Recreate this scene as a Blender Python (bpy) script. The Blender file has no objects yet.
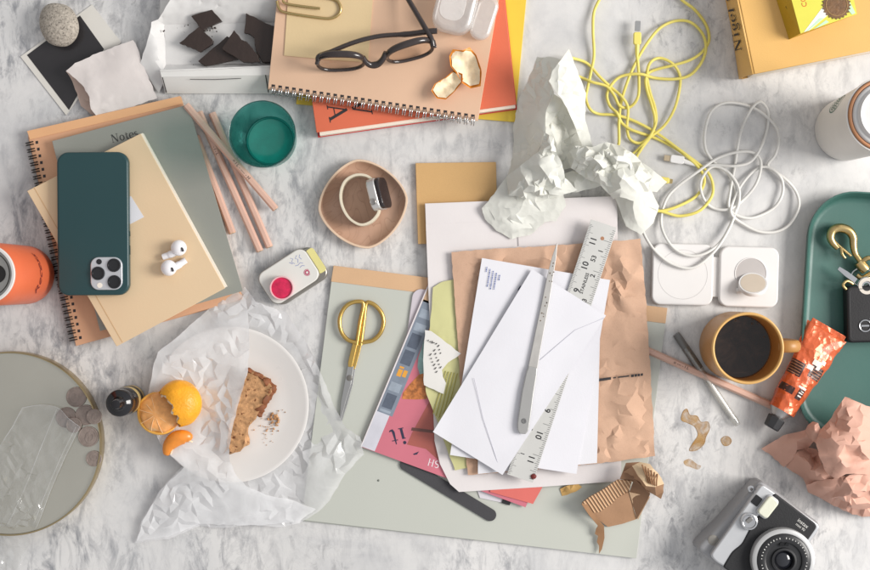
import bpy, bmesh, math, random
from mathutils import Vector, Matrix, noise
from mathutils.geometry import delaunay_2d_cdt
# ------------------------------------------------------------------ scene, camera, light
SC = bpy.context.scene
COL = SC.collection
H = 1500.0                      # camera height above the table, mm; 1 photo pixel = 1 mm on the table
R = math.radians
PI = math.pi

def W(px, py, z=0.0):
    s = (H - z) / H
    return Vector(((px - 435) * s, (285 - py) * s, z))

cam = bpy.data.cameras.new('camera')
cam.sensor_width = 36; cam.lens = 36 * H / 870.0
cam.clip_start = 0.05; cam.clip_end = 60
co = bpy.data.objects.new('camera', cam); co.location = (0, 0, H * .001); COL.objects.link(co)
SC.camera = co

w = bpy.data.worlds.new('World'); SC.world = w; w.use_nodes = True
bg = w.node_tree.nodes['Background']; bg.inputs[0].default_value = (0.93, 0.96, 1.0, 1); bg.inputs[1].default_value = 0.66
wt_ = w.node_tree; tc_ = wt_.nodes.new('ShaderNodeTexCoord'); sx_ = wt_.nodes.new('ShaderNodeSeparateXYZ'); wt_.links.new(tc_.outputs['Generated'], sx_.inputs[0])
mr_ = wt_.nodes.new('ShaderNodeMapRange'); mr_.inputs[1].default_value = -1; mr_.inputs[2].default_value = 1; wt_.links.new(sx_.outputs[0], mr_.inputs[0])
cr_ = wt_.nodes.new('ShaderNodeValToRGB'); cr_.color_ramp.elements[0].color = (.66, .65, .65, 1); cr_.color_ramp.elements[1].color = (1.12, 1.15, 1.2, 1); cr_.color_ramp.interpolation = 'EASE'
wt_.links.new(mr_.outputs[0], cr_.inputs[0]); wt_.links.new(cr_.outputs[0], bg.inputs[0])

def area(name, loc, target, size, sizey, power, col):
    l = bpy.data.lights.new(name, 'AREA'); l.shape = 'RECTANGLE'; l.size = size; l.size_y = sizey
    l.energy = power; l.color = col
    o = bpy.data.objects.new(name, l); o.location = loc
    d = Vector(target) - Vector(loc); o.rotation_euler = d.to_track_quat('-Z', 'Y').to_euler(); COL.objects.link(o)
    return o
area('window_light', (2.05, 0.12, 1.42), (0.0, 0, 0), 1.05, 1.05, 73, (1.0, 0.965, 0.92))

SC.view_settings.view_transform = 'Standard'; SC.view_settings.look = 'None'
SC.view_settings.exposure = 0; SC.view_settings.gamma = 1
SC.cycles.transparent_max_bounces = 32; SC.cycles.max_bounces = 10

# ------------------------------------------------------------------ materials
def lin(h):
    if not isinstance(h, str): return tuple(h)
    h = h.lstrip('#'); o = []
    for i in (0, 2, 4):
        c = int(h[i:i + 2], 16) / 255
        o.append(c / 12.92 if c <= .04045 else ((c + .055) / 1.055) ** 2.4)
    return tuple(o)

class NT:
    def __init__(s, name):
        s.m = bpy.data.materials.new(name); s.m.use_nodes = True
        s.t = s.m.node_tree; s.n = s.t.nodes; s.l = s.t.links; s.n.clear()
        s.out = s.n.new('ShaderNodeOutputMaterial'); s.tc = s.n.new('ShaderNodeTexCoord')
    def node(s, typ, **k):
        n = s.n.new('ShaderNode' + typ)
        for a, v in k.items(): setattr(n, a, v)
        return n
    def set(s, n, **k):
        for a, v in k.items():
            a = a.replace('_', ' ')
            if hasattr(v, 'links') or isinstance(v, bpy.types.NodeSocket): s.l.new(v, n.inputs[a])
            else: n.inputs[a].default_value = v
        return n
    def noise(s, scale, detail=4, dist=0, vec=None, rough=.55):
        n = s.node('TexNoise'); s.set(n, Scale=scale, Detail=detail, Distortion=dist, Roughness=rough)
        s.l.new(vec if vec is not None else s.tc.outputs['Object'], n.inputs['Vector']); return n.outputs['Fac']
    def mapping(s, rot=(0, 0, 0), scale=(1, 1, 1), loc=(0, 0, 0)):
        n = s.node('Mapping'); n.inputs['Rotation'].default_value = rot; n.inputs['Scale'].default_value = scale; n.inputs['Location'].default_value = loc
        s.l.new(s.tc.outputs['Object'], n.inputs['Vector']); return n.outputs[0]
    def ramp(s, fac, stops):
        n = s.node('ValToRGB'); e = n.color_ramp.elements
        while len(e) < len(stops): e.new(.5)
        for i, (p, c) in enumerate(stops):
            e[i].position = p; c = lin(c); e[i].color = (*c, 1)
        s.l.new(fac, n.inputs[0]); return n.outputs[0]
    def mix(s, fac, a, b, mode='MIX'):
        n = s.node('Mix'); n.data_type = 'RGBA'; n.blend_type = mode
        for i, v in ((0, fac), (6, a), (7, b)):
            if isinstance(v, bpy.types.NodeSocket): s.l.new(v, n.inputs[i])
            elif i == 0: n.inputs[0].default_value = v
            else: n.inputs[i].default_value = (*lin(v), 1)
        return n.outputs[2]
    def math(s, op, a, b=0.0):
        n = s.node('Math'); n.operation = op
        for i, v in ((0, a), (1, b)):
            if isinstance(v, bpy.types.NodeSocket): s.l.new(v, n.inputs[i])
            else: n.inputs[i].default_value = v
        return n.outputs[0]
    def bump(s, h, strength=.3, dist=.001):
        n = s.node('Bump'); n.inputs['Strength'].default_value = strength; n.inputs['Distance'].default_value = dist
        s.l.new(h, n.inputs['Height']); return n.outputs[0]
    def creases(s, scale, amount, dist, prev=None, warp=.004):
        """bump from facet-like cells: straight valleys where paper has been folded"""
        nz = s.node('TexNoise'); s.set(nz, Scale=scale * .6, Detail=2.0); s.l.new(s.tc.outputs['Object'], nz.inputs['Vector'])
        vm = s.node('VectorMath'); vm.operation = 'MULTIPLY_ADD'; s.l.new(nz.outputs['Color'], vm.inputs[0]); vm.inputs[1].default_value = (warp,) * 3; s.l.new(s.tc.outputs['Object'], vm.inputs[2])
        v = s.node('TexVoronoi'); v.feature = 'F1'; v.inputs['Scale'].default_value = scale; s.l.new(vm.outputs[0], v.inputs['Vector'])
        v2 = s.node('TexVoronoi'); v2.feature = 'F1'; v2.inputs['Scale'].default_value = scale * 2.3; s.l.new(vm.outputs[0], v2.inputs['Vector'])
        h = s.math('ADD', v.outputs['Distance'], s.math('MULTIPLY', v2.outputs['Distance'], .35))
        n = s.node('Bump'); n.inputs['Strength'].default_value = amount; n.inputs['Distance'].default_value = dist; s.l.new(h, n.inputs['Height'])
        if prev is not None: s.l.new(prev, n.inputs['Normal'])
        return n.outputs[0]
    def bsdf(s, **k):
        n = s.node('BsdfPrincipled'); s.set(n, **k); return n
    def done(s, sh):
        s.l.new(sh.outputs[0] if hasattr(sh, 'outputs') else sh, s.out.inputs[0]); return s.m

MC = {}
def mat(name, col, rough=.55, metal=0, var=.06, vs=25, bump=.12, bs=500, coat=0, spec=.5, fibre=0, emis=None, trans=0, speck=0, speckcol='#3a3030', crease=0, cscale=45):
    if name in MC: return MC[name]
    t = NT(name); c = lin(col)
    a = tuple(x * (1 - var) for x in c); b = tuple(min(1, x * (1 + var)) for x in c)
    f = t.noise(vs, 5, .3)
    base = t.ramp(f, [(.3, a), (.7, b)])
    if fibre:
        f2 = t.noise(900, 2); base = t.mix(t.math('MULTIPLY', t.ramp(f2, [(.55, (0, 0, 0)), (.72, (1, 1, 1))]), fibre), base, tuple(x * .6 for x in c))
    if speck:
        f3 = t.noise(speck, 2); base = t.mix(t.ramp(f3, [(.60, (0, 0, 0)), (.70, (1, 1, 1))]), base, speckcol)
    p = t.bsdf(Base_Color=base, Metallic=metal, Coat_Weight=coat)
    p.inputs['Specular IOR Level'].default_value = spec
    r = t.node('MapRange'); t.l.new(t.noise(vs * 2.3, 4), r.inputs[0]); r.inputs[3].default_value = max(.02, rough - .08); r.inputs[4].default_value = min(1, rough + .08)
    t.l.new(r.outputs[0], p.inputs['Roughness'])
    if coat: p.inputs['Coat Roughness'].default_value = .12
    nb = t.bump(t.noise(bs, 3), bump, .0006) if bump else None
    if crease: nb = t.creases(cscale, crease, .006, nb)
    if nb is not None: t.l.new(nb, p.inputs['Normal'])
    if trans:
        tr = t.node('BsdfTranslucent'); t.l.new(base, tr.inputs[0]); mx = t.node('MixShader'); mx.inputs[0].default_value = trans
        t.l.new(p.outputs[0], mx.inputs[1]); t.l.new(tr.outputs[0], mx.inputs[2]); MC[name] = t.done(mx); return MC[name]
    MC[name] = t.done(p); return MC[name]

def film(name, tint, opac, rough=.2, gloss=.12, bump=.5, bs=60, white='#f4f2f0', opv=.15, crease=0, cscale=30):
    """thin translucent sheet: part see-through, part scattering, part shiny"""
    if name in MC: return MC[name]
    t = NT(name)
    tr = t.node('BsdfTransparent'); tr.inputs[0].default_value = (*lin(tint), 1)
    df = t.node('BsdfDiffuse'); df.inputs[0].default_value = (*lin(white), 1)
    tl = t.node('BsdfTranslucent'); tl.inputs[0].default_value = (*lin(white), 1)
    m1 = t.node('MixShader'); m1.inputs[0].default_value = .25; t.l.new(df.outputs[0], m1.inputs[1]); t.l.new(tl.outputs[0], m1.inputs[2])
    m2 = t.node('MixShader')
    r = t.node('MapRange'); t.l.new(t.noise(35, 5, .8), r.inputs[0]); r.inputs[1].default_value = .3; r.inputs[2].default_value = .7
    r.inputs[3].default_value = max(0, opac - opv); r.inputs[4].default_value = min(1, opac + opv)
    t.l.new(r.outputs[0], m2.inputs[0])
    t.l.new(tr.outputs[0], m2.inputs[1]); t.l.new(m1.outputs[0], m2.inputs[2])
    gl = t.node('BsdfGlossy'); gl.inputs['Roughness'].default_value = rough
    nb = t.bump(t.noise(bs, 5, 1.2), bump, .002)
    if crease: nb = t.creases(cscale, crease, .008, nb)
    t.l.new(nb, gl.inputs['Normal']); t.l.new(nb, df.inputs['Normal'])
    fr = t.node('LayerWeight'); fr.inputs[0].default_value = .25; t.l.new(nb, fr.inputs['Normal'])
    k = t.math('ADD', t.math('MULTIPLY', fr.outputs['Facing'], .35), gloss)
    m3 = t.node('MixShader'); t.l.new(k, m3.inputs[0]); t.l.new(m2.outputs[0], m3.inputs[1]); t.l.new(gl.outputs[0], m3.inputs[2])
    MC[name] = t.done(m3); return MC[name]

def glassy(name, tint, gloss=.05, rough=.03):
    if name in MC: return MC[name]
    t = NT(name)
    tr = t.node('BsdfTransparent'); tr.inputs[0].default_value = (*lin(tint), 1)
    gl = t.node('BsdfGlossy'); gl.inputs['Roughness'].default_value = rough
    fr = t.node('LayerWeight'); fr.inputs[0].default_value = .5
    k = t.math('ADD', t.math('MULTIPLY', t.math('POWER', fr.outputs['Facing'], 4.0), .40), gloss)
    m3 = t.node('MixShader'); t.l.new(k, m3.inputs[0]); t.l.new(tr.outputs[0], m3.inputs[1]); t.l.new(gl.outputs[0], m3.inputs[2])
    MC[name] = t.done(m3); return MC[name]

# ------------------------------------------------------------------ objects
OFF = {}
def tag(o, label, cat, group=None, kind=None):
    if label: o['label'] = label
    if cat: o['category'] = cat
    if group: o['group'] = group
    if kind: o['kind'] = kind
    return o

def T(name, label, cat, at, group=None, kind=None):
    o = bpy.data.objects.new(name, None); o.empty_display_size = .01
    p = at if isinstance(at, Vector) else W(*at)
    o.location = p * .001; COL.objects.link(o); OFF[o.name] = p
    return tag(o, label, cat, group, kind)

def mesh(name, geo, m, parent=None, xf=None, smooth=35, solid=0, bevel=0, seg=2, sub=0, at=None, simple=False, dec=0):
    vs, fs = geo[0], geo[1]
    vs = [Vector(v) for v in vs]
    if xf is not None: vs = [xf @ v for v in vs]
    if parent is not None: off = OFF[parent.name]
    elif at is not None: off = at
    else:
        lo = [min(v[i] for v in vs) for i in range(3)]; hi = [max(v[i] for v in vs) for i in range(3)]
        off = Vector(((lo[0] + hi[0]) / 2, (lo[1] + hi[1]) / 2, lo[2]))
    me = bpy.data.meshes.new(name)
    me.from_pydata([(v - off) * .001 for v in vs], [], [f for f in fs])
    bm = bmesh.new(); bm.from_mesh(me); bmesh.ops.recalc_face_normals(bm, faces=bm.faces)
    if not any(len(e.link_faces) != 2 for e in bm.edges): pass
    else:                                          # open sheet: face up
        s = sum(f.normal.z * f.calc_area() for f in bm.faces)
        if s < 0: bmesh.ops.reverse_faces(bm, faces=bm.faces)
    bm.to_mesh(me); bm.free()
    o = bpy.data.objects.new(name, me); COL.objects.link(o); OFF[o.name] = off
    if parent is None: o.location = off * .001
    else: o.parent = parent
    me.materials.append(m)
    if dec:                                        # gather the fine wrinkles into flat facets between sharp folds
        md = o.modifiers.new('facets', 'DECIMATE'); md.ratio = dec
        dg = bpy.context.evaluated_depsgraph_get(); m2 = bpy.data.meshes.new_from_object(o.evaluated_get(dg)); o.modifiers.clear(); o.data = m2; bpy.data.meshes.remove(me); me = m2; me.name = name
    if smooth:
        for p in me.polygons: p.use_smooth = True
        me.set_sharp_from_angle(angle=R(smooth))
        if solid:                                  # crisp cut edges on sheets
            cnt_ = {}
            for p in me.polygons:
                for k in p.edge_keys: cnt_[k] = cnt_.get(k, 0) + 1
            for e in me.edges:
                if cnt_.get(tuple(sorted(e.vertices)), 0) == 1: e.use_edge_sharp = True
    if bevel:
        md = o.modifiers.new('bevel', 'BEVEL'); md.width = bevel * .001; md.segments = seg; md.limit_method = 'ANGLE'; md.angle_limit = R(40); md.harden_normals = False
    if sub:
        md = o.modifiers.new('sub', 'SUBSURF'); md.levels = sub; md.render_levels = sub
        if simple: md.subdivision_type = 'SIMPLE'
        else:
            bm = bmesh.new(); bm.from_mesh(me); cv = bm.verts.layers.float.get('crease_vert') or bm.verts.layers.float.new('crease_vert'); ce = bm.edges.layers.float.get('crease_edge') or bm.edges.layers.float.new('crease_edge')
            for e in bm.edges:
                if e.is_boundary: e[ce] = 1
            for v in bm.verts:
                be = [e for e in v.link_edges if e.is_boundary]
                if len(be) == 2:
                    d1 = be[0].other_vert(v).co - v.co; d2 = be[1].other_vert(v).co - v.co
                    if d1.length > 0 and d2.length > 0 and d1.angle(d2) < R(150): v[cv] = 1
            bm.to_mesh(me); bm.free()
    if solid:
        md = o.modifiers.new('solid', 'SOLIDIFY'); md.thickness = solid * .001; md.offset = -1
    return o

# ------------------------------------------------------------------ geometry (verts in mm, faces)
def cat(*gs):
    V, Fc = [], []
    for g in gs:
        b = len(V); V += [tuple(v) for v in g[0]]; Fc += [tuple(i + b for i in f) for f in g[1]]
    return V, Fc

def xform(g, M): return [tuple(M @ Vector(v)) for v in g[0]], g[1]

def prism(poly, z0, z1):
    n = len(poly)
    V = [(x, y, z0) for x, y in poly] + [(x, y, z1) for x, y in poly]
    return V, [tuple(range(n - 1, -1, -1)), tuple(range(n, 2 * n))] + [(i, (i + 1) % n, n + (i + 1) % n, n + i) for i in range(n)]

def pslab(poly, z0, z1):
    """polygon in photo pixels seen at its top height, extruded straight down"""
    return prism([W(x, y, z1)[:2] for x, y in poly], z0, z1)

def rrect(w, h, r, n=8, cx=0, cy=0):
    P = []
    for (sx, sy, a0) in ((1, 1, 0), (-1, 1, 90), (-1, -1, 180), (1, -1, 270)):
        for k in range(n + 1):
            a = R(a0 + 90 * k / n); P.append((cx + sx * (w / 2 - r) + r * math.cos(a), cy + sy * (h / 2 - r) + r * math.sin(a)))
    return P

def circ(r, n=48, cx=0, cy=0): return [(cx + r * math.cos(2 * PI * k / n), cy + r * math.sin(2 * PI * k / n)) for k in range(n)]

def box(cx, cy, cz, sx, sy, sz): return prism([(cx - sx / 2, cy - sy / 2), (cx + sx / 2, cy - sy / 2), (cx + sx / 2, cy + sy / 2), (cx - sx / 2, cy + sy / 2)], cz - sz / 2, cz + sz / 2)

def lathe(prof, n=64):
    V, Fc = [], []; rows = []
    for r, z in prof:
        if r < 1e-6: rows.append([len(V)]); V.append((0, 0, z))
        else: rows.append(list(range(len(V), len(V) + n))); V += [(r * math.cos(2 * PI * k / n), r * math.sin(2 * PI * k / n), z) for k in range(n)]
    for a, b in zip(rows, rows[1:]):
        for k in range(n):
            k2 = (k + 1) % n
            if len(a) == 1 and len(b) == 1: continue
            if len(a) == 1: Fc.append((a[0], b[k], b[k2]))
            elif len(b) == 1: Fc.append((a[k], a[k2], b[0]))
            else: Fc.append((a[k], a[k2], b[k2], b[k]))
    return V, Fc

def spline(P, n=8, closed=False):
    P = [Vector(p) for p in P]; m = len(P); out = []
    for i in range(m if closed else m - 1):
        if closed: a, b, c, d = P[(i - 1) % m], P[i], P[(i + 1) % m], P[(i + 2) % m]
        else: a, b, c, d = P[max(i - 1, 0)], P[i], P[i + 1], P[min(i + 2, m - 1)]
        for k in range(n):
            t = k / n
            out.append(.5 * (2 * b + (c - a) * t + (2 * a - 5 * b + 4 * c - d) * t * t + (3 * b - a - 3 * c + d) * t ** 3))
    if not closed: out.append(P[-1])
    return out

def tube(P, r, n=8, closed=False, flat=1.0):
    """sweep a circle (radius r: number or list) along points; flat squashes the section vertically"""
    P = [Vector(p) for p in P]; m = len(P); V, Fc = [], []
    rad = r if isinstance(r, (list, tuple)) else [r] * m
    up = None
    for i in range(m):
        if closed: d = P[(i + 1) % m] - P[i - 1]
        else: d = P[min(i + 1, m - 1)] - P[max(i - 1, 0)]
        if d.length < 1e-9: d = Vector((1, 0, 0))
        d.normalize()
        if up is None:
            up = Vector((0, 0, 1)) if abs(d.z) < .9 else Vector((1, 0, 0))
        s = d.cross(up)
        if s.length < 1e-4: s = d.orthogonal()
        s.normalize(); u = s.cross(d); u.normalize(); up = u
        for k in range(n):
            a = 2 * PI * k / n
            V.append(P[i] + s * (rad[i] * math.cos(a)) + u * (rad[i] * flat * math.sin(a)))
    for i in range(m if closed else m - 1):
        j = (i + 1) % m
        for k in range(n):
            k2 = (k + 1) % n; Fc.append((i * n + k, i * n + k2, j * n + k2, j * n + k))
    if not closed: Fc += [tuple(range(n - 1, -1, -1)), tuple(range((m - 1) * n, m * n))]
    return V, Fc

def sheet(quad, z, n=24, m=24, fn=None, edge=0, seed=0):
    """bilinear patch over a quad of photo pixels TL,TR,BR,BL; z may be a number or a corner list; fn(u,v)->dz"""
    zz = z if isinstance(z, (list, tuple)) else [z] * 4; V, Fc = [], []
    for j in range(m + 1):
        for i in range(n + 1):
            u, v = i / n, j / m; wts = ((1 - u) * (1 - v), u * (1 - v), u * v, (1 - u) * v)
            px = sum(a * q[0] for a, q in zip(wts, quad)); py = sum(a * q[1] for a, q in zip(wts, quad)); h = sum(a * b for a, b in zip(wts, zz))
            if edge and (i in (0, n) or j in (0, m)):
                px += edge * noise.noise(Vector((px * .12, py * .12, seed))); py += edge * noise.noise(Vector((px * .12, py * .12, seed + 9.1)))
            if fn: h += fn(u, v)
            V.append(tuple(W(px, py, h)))
    for j in range(m):
        for i in range(n): a = j * (n + 1) + i; Fc.append((a, a + 1, a + n + 2, a + n + 1))
    return V, Fc

def inpoly(x, y, P):
    c = False; n = len(P); j = n - 1
    for i in range(n):
        if (P[i][1] > y) != (P[j][1] > y) and x < (P[j][0] - P[i][0]) * (y - P[i][1]) / (P[j][1] - P[i][1]) + P[i][0]: c = not c
        j = i
    return c

def cdt(outline, pts):
    P = [Vector(p[:2]) for p in outline] + [Vector(p[:2]) for p in pts]; n = len(outline)
    v, e, f, ov, oe, of = delaunay_2d_cdt(P, [], [list(range(n))], 1, 1e-4)
    return v, f, ov

def crumple(outline, anchors, nrand=80, amp=3, mind=5, seed=1, edgez=None, jitter=0, level=1, split=9):
    """creased paper: triangulated facets over outline [(px,py,z)] with interior anchors [(px,py,z)]; random creases of height amp"""
    rnd = random.Random(seed)
    O = []
    n = len(outline)
    for i in range(n):                                  # split long outline edges
        a, b = Vector(outline[i]), Vector(outline[(i + 1) % n]); L = (a - b).length; k = max(1, int(L / split))
        d = (b - a).normalized() if L > 0 else Vector((1, 0, 0)); nn = Vector((-d.y, d.x, 0))
        for q in range(k):
            p = a.lerp(b, q / k)
            if q: p += nn * rnd.uniform(-jitter, jitter) + Vector((0, 0, rnd.uniform(-amp, amp) * .6))
            O.append(p)
    A = [Vector(p) for p in anchors]
    v, f, ov = cdt(O, A)
    src = O + A
    zz = [src[o[0]].z if o else 0 for o in ov]
    tris = []
    for t in f:
        for k in range(1, len(t) - 1): tris.append((t[0], t[k], t[k + 1]))
    def zat(x, y):
        for (a, b, c) in tris:
            A_, B_, C_ = v[a], v[b], v[c]
            d = (B_.y - C_.y) * (A_.x - C_.x) + (C_.x - B_.x) * (A_.y - C_.y)
            if abs(d) < 1e-9: continue
            l1 = ((B_.y - C_.y) * (x - C_.x) + (C_.x - B_.x) * (y - C_.y)) / d; l2 = ((C_.y - A_.y) * (x - C_.x) + (A_.x - C_.x) * (y - C_.y)) / d; l3 = 1 - l1 - l2
            if l1 >= -1e-6 and l2 >= -1e-6 and l3 >= -1e-6: return l1 * zz[a] + l2 * zz[b] + l3 * zz[c]
        return None
    xs = [p.x for p in O]; ys = [p.y for p in O]; pts = list(A); tries = 0
    allp = [(p.x, p.y) for p in O + A]; add = 0
    while add < nrand and tries < nrand * 40:
        tries += 1; x = rnd.uniform(min(xs), max(xs)); y = rnd.uniform(min(ys), max(ys))
        if not inpoly(x, y, O): continue
        if any((x - q[0]) ** 2 + (y - q[1]) ** 2 < mind * mind for q in allp): continue
        z = zat(x, y)
        if z is None: continue
        allp.append((x, y)); pts.append(Vector((x, y, z + rnd.uniform(-amp, amp)))); add += 1
    v, f, ov = cdt(O, pts); src = O + pts
    V = [tuple(W(p.x, p.y, max(.3, src[o[0]].z if o else 0))) for p, o in zip(v, ov)]
    return V, [tuple(t) for t in f]

import numpy as np
def crush(outline, anchors, h=3.4, expand=1.15, bend=.12, iters=500, seed=1, hold=.25, keep=.004, kick=1.2, floor=.4, smooth=2, jitter=.5, fscale=.06, kickdir=1.0, patch_=.03):
    """crumpled paper: a sheet with more paper than its outline [(px,py,z)] has room for, relaxed as inextensible springs so it buckles into creases"""
    rnd = random.Random(seed); O = []; n = len(outline)
    for i in range(n):
        a, b = Vector(outline[i]), Vector(outline[(i + 1) % n]); L = (a - b).xy.length; k = max(1, int(L / h))
        nn = Vector((-(b - a).y, (b - a).x, 0)); nn = nn.normalized() if nn.length else nn
        for q in range(k):
            p = a.lerp(b, q / k)
            if q: p += nn * rnd.uniform(-jitter, jitter)
            O.append(p)
    A = [Vector(p) for p in anchors]; v, f, ov = cdt(O, A); src = O + A
    zz = [src[o[0]].z if o else 0 for o in ov]; T_ = []
    for t in f:
        for k in range(1, len(t) - 1):
            i, j, l = t[0], t[k], t[k + 1]; P, Q, S = v[i], v[j], v[l]
            d = (Q.y - S.y) * (P.x - S.x) + (S.x - Q.x) * (P.y - S.y)
            if abs(d) > 1e-6: T_.append((P.x, P.y, Q.x, Q.y, S.x, S.y, d, zz[i], zz[j], zz[l]))
    xs = [p.x for p in O]; ys = [p.y for p in O]; pts = []; y = min(ys); row = 0
    T_ = np.array(T_)
    bx = np.array([(p.x, p.y) for p in O])
    while y < max(ys):
        x = min(xs) + (h / 2 if row % 2 else 0)
        while x < max(xs):
            X_, Y_ = x + rnd.uniform(-.28, .28) * h, y + rnd.uniform(-.28, .28) * h
            if inpoly(X_, Y_, O) and ((bx - (X_, Y_)) ** 2).sum(1).min() > (h * .6) ** 2:
                l1 = ((T_[:, 3] - T_[:, 5]) * (X_ - T_[:, 4]) + (T_[:, 4] - T_[:, 2]) * (Y_ - T_[:, 5])) / T_[:, 6]; l2 = ((T_[:, 5] - T_[:, 1]) * (X_ - T_[:, 4]) + (T_[:, 0] - T_[:, 4]) * (Y_ - T_[:, 5])) / T_[:, 6]; l3 = 1 - l1 - l2
                k = int(np.argmax(np.minimum(np.minimum(l1, l2), l3))); pts.append(Vector((X_, Y_, l1[k] * T_[k, 7] + l2[k] * T_[k, 8] + l3[k] * T_[k, 9])))
            x += h
        y += h * .866; row += 1
    v, f, ov = cdt(O, pts); src = O + pts
    F_ = [tuple(t) for t in f if len(t) == 3]
    X = np.array([tuple(W(p.x, p.y, max(floor, src[o[0]].z if o else floor))) for p, o in zip(v, ov)])
    isb = np.array([bool(o) and o[0] < len(O) for o in ov]); N = len(X)
    E = {}
    for t in F_:
        for k in range(3): E.setdefault((min(t[k], t[k - 1]), max(t[k], t[k - 1])), []).append(t[k - 2])
    ed = np.array(list(E.keys())); op = np.array([q for q in E.values() if len(q) == 2])
    for _ in range(smooth):
        s = np.zeros(N); c = np.zeros(N)
        for i, j in ((0, 1), (1, 0)): s += np.bincount(ed[:, i], X[ed[:, j], 2], N); c += np.bincount(ed[:, i], minlength=N)
        m = ~isb; X[m, 2] = (.5 * X[:, 2] + .5 * s / np.maximum(c, 1))[m]
    ev = np.array([1 + (expand - 1) * min(1.7, max(.08, .85 + 2.6 * noise.noise(Vector((p[0] * patch_, p[1] * patch_, seed * 1.7))))) for p in X])   # some stretches stay smooth
    X0 = X.copy(); rl = np.linalg.norm(X[ed[:, 0]] - X[ed[:, 1]], axis=1) * (ev[ed[:, 0]] + ev[ed[:, 1]]) / 2; rb = np.linalg.norm(X[op[:, 0]] - X[op[:, 1]], axis=1) * (ev[op[:, 0]] + ev[op[:, 1]]) / 2
    for i in range(N):
        q = Vector(X[i]) * fscale + Vector((seed * 3.1, 0, 0)); X[i] += np.array(noise.noise_vector(q)) * kick * np.array([.5, .5, kickdir]) + np.array(noise.noise_vector(q * 2.7)) * kick * .5
    cnt = np.bincount(ed.ravel(), minlength=N) + 1e-9; cb = np.bincount(op.ravel(), minlength=N) + 1e-9
    for it in range(iters):
        D = np.zeros((N, 3))
        d = X[ed[:, 1]] - X[ed[:, 0]]; L = np.linalg.norm(d, axis=1) + 1e-9; c = (d * ((L - rl) / L * .5)[:, None])
        for k in range(3): D[:, k] += (np.bincount(ed[:, 0], c[:, k], N) - np.bincount(ed[:, 1], c[:, k], N)) / cnt * 1.8
        d = X[op[:, 1]] - X[op[:, 0]]; L = np.linalg.norm(d, axis=1) + 1e-9; c = (d * (np.minimum(L - rb, 0) / L * .5 * bend)[:, None])
        for k in range(3): D[:, k] += (np.bincount(op[:, 0], c[:, k], N) - np.bincount(op[:, 1], c[:, k], N)) / cb
        X += D; X[isb] += hold * (X0[isb] - X[isb]); X += keep * (X0 - X); X[:, 2] = np.maximum(X[:, 2], floor)
    return [tuple(p) for p in X], F_

def Fr(px, py, z, ang=0, tilt=None):
    M = Matrix.Translation(W(px, py, z)) @ Matrix.Rotation(R(ang), 4, 'Z')
    if tilt: M = M @ Matrix.Rotation(R(tilt[1]), 4, tilt[0])
    return M

# ------------------------------------------------------------------ lettering
def text_geo(s, size, shear=0, spacing=1.0, bold=0):
    c = bpy.data.curves.new('lettering', 'FONT'); c.body = s; c.size = size; c.shear = shear; c.space_character = spacing
    c.align_x = 'CENTER'; c.align_y = 'CENTER'; c.resolution_u = 3; c.offset = bold
    o = bpy.data.objects.new('lettering', c); COL.objects.link(o)
    dg = bpy.context.evaluated_depsgraph_get(); me = o.evaluated_get(dg).to_mesh()
    g = [tuple(v.co) for v in me.vertices], [tuple(p.vertices) for p in me.polygons]
    o.evaluated_get(dg).to_mesh_clear(); bpy.data.objects.remove(o); bpy.data.curves.remove(c)
    return g
def text(name, s, size, xf, m, parent, shear=0, spacing=1.0):
    return mesh(name, text_geo(s, size, shear, spacing), m, parent, xf, smooth=0)

def strip(pts, wid, z):
    P = [Vector((p[0], p[1], 0)) for p in pts]; V, Fc = [], []; n = len(P)
    for i in range(n):
        d = P[min(i + 1, n - 1)] - P[max(i - 1, 0)]; d.normalize(); nn = Vector((-d.y, d.x, 0)); ww = (wid[i] if isinstance(wid, (list, tuple)) else wid) / 2
        V += [tuple(P[i] + nn * ww + Vector((0, 0, z))), tuple(P[i] - nn * ww + Vector((0, 0, z)))]
    for i in range(n - 1): Fc.append((2 * i, 2 * i + 1, 2 * i + 3, 2 * i + 2))
    return V, Fc
def arc(cx, cy, rx, ry, a0, a1, n=14): return [(cx + rx * math.cos(R(a0 + (a1 - a0) * k / n)), cy + ry * math.sin(R(a0 + (a1 - a0) * k / n))) for k in range(n + 1)]
def bowlw(P, cx, thick, thin): 
    mx = max(abs(p[0] - cx) for p in P) or 1
    return [thin + (thick - thin) * abs(p[0] - cx) / mx for p in P]
K, TN = .15, .05
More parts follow.
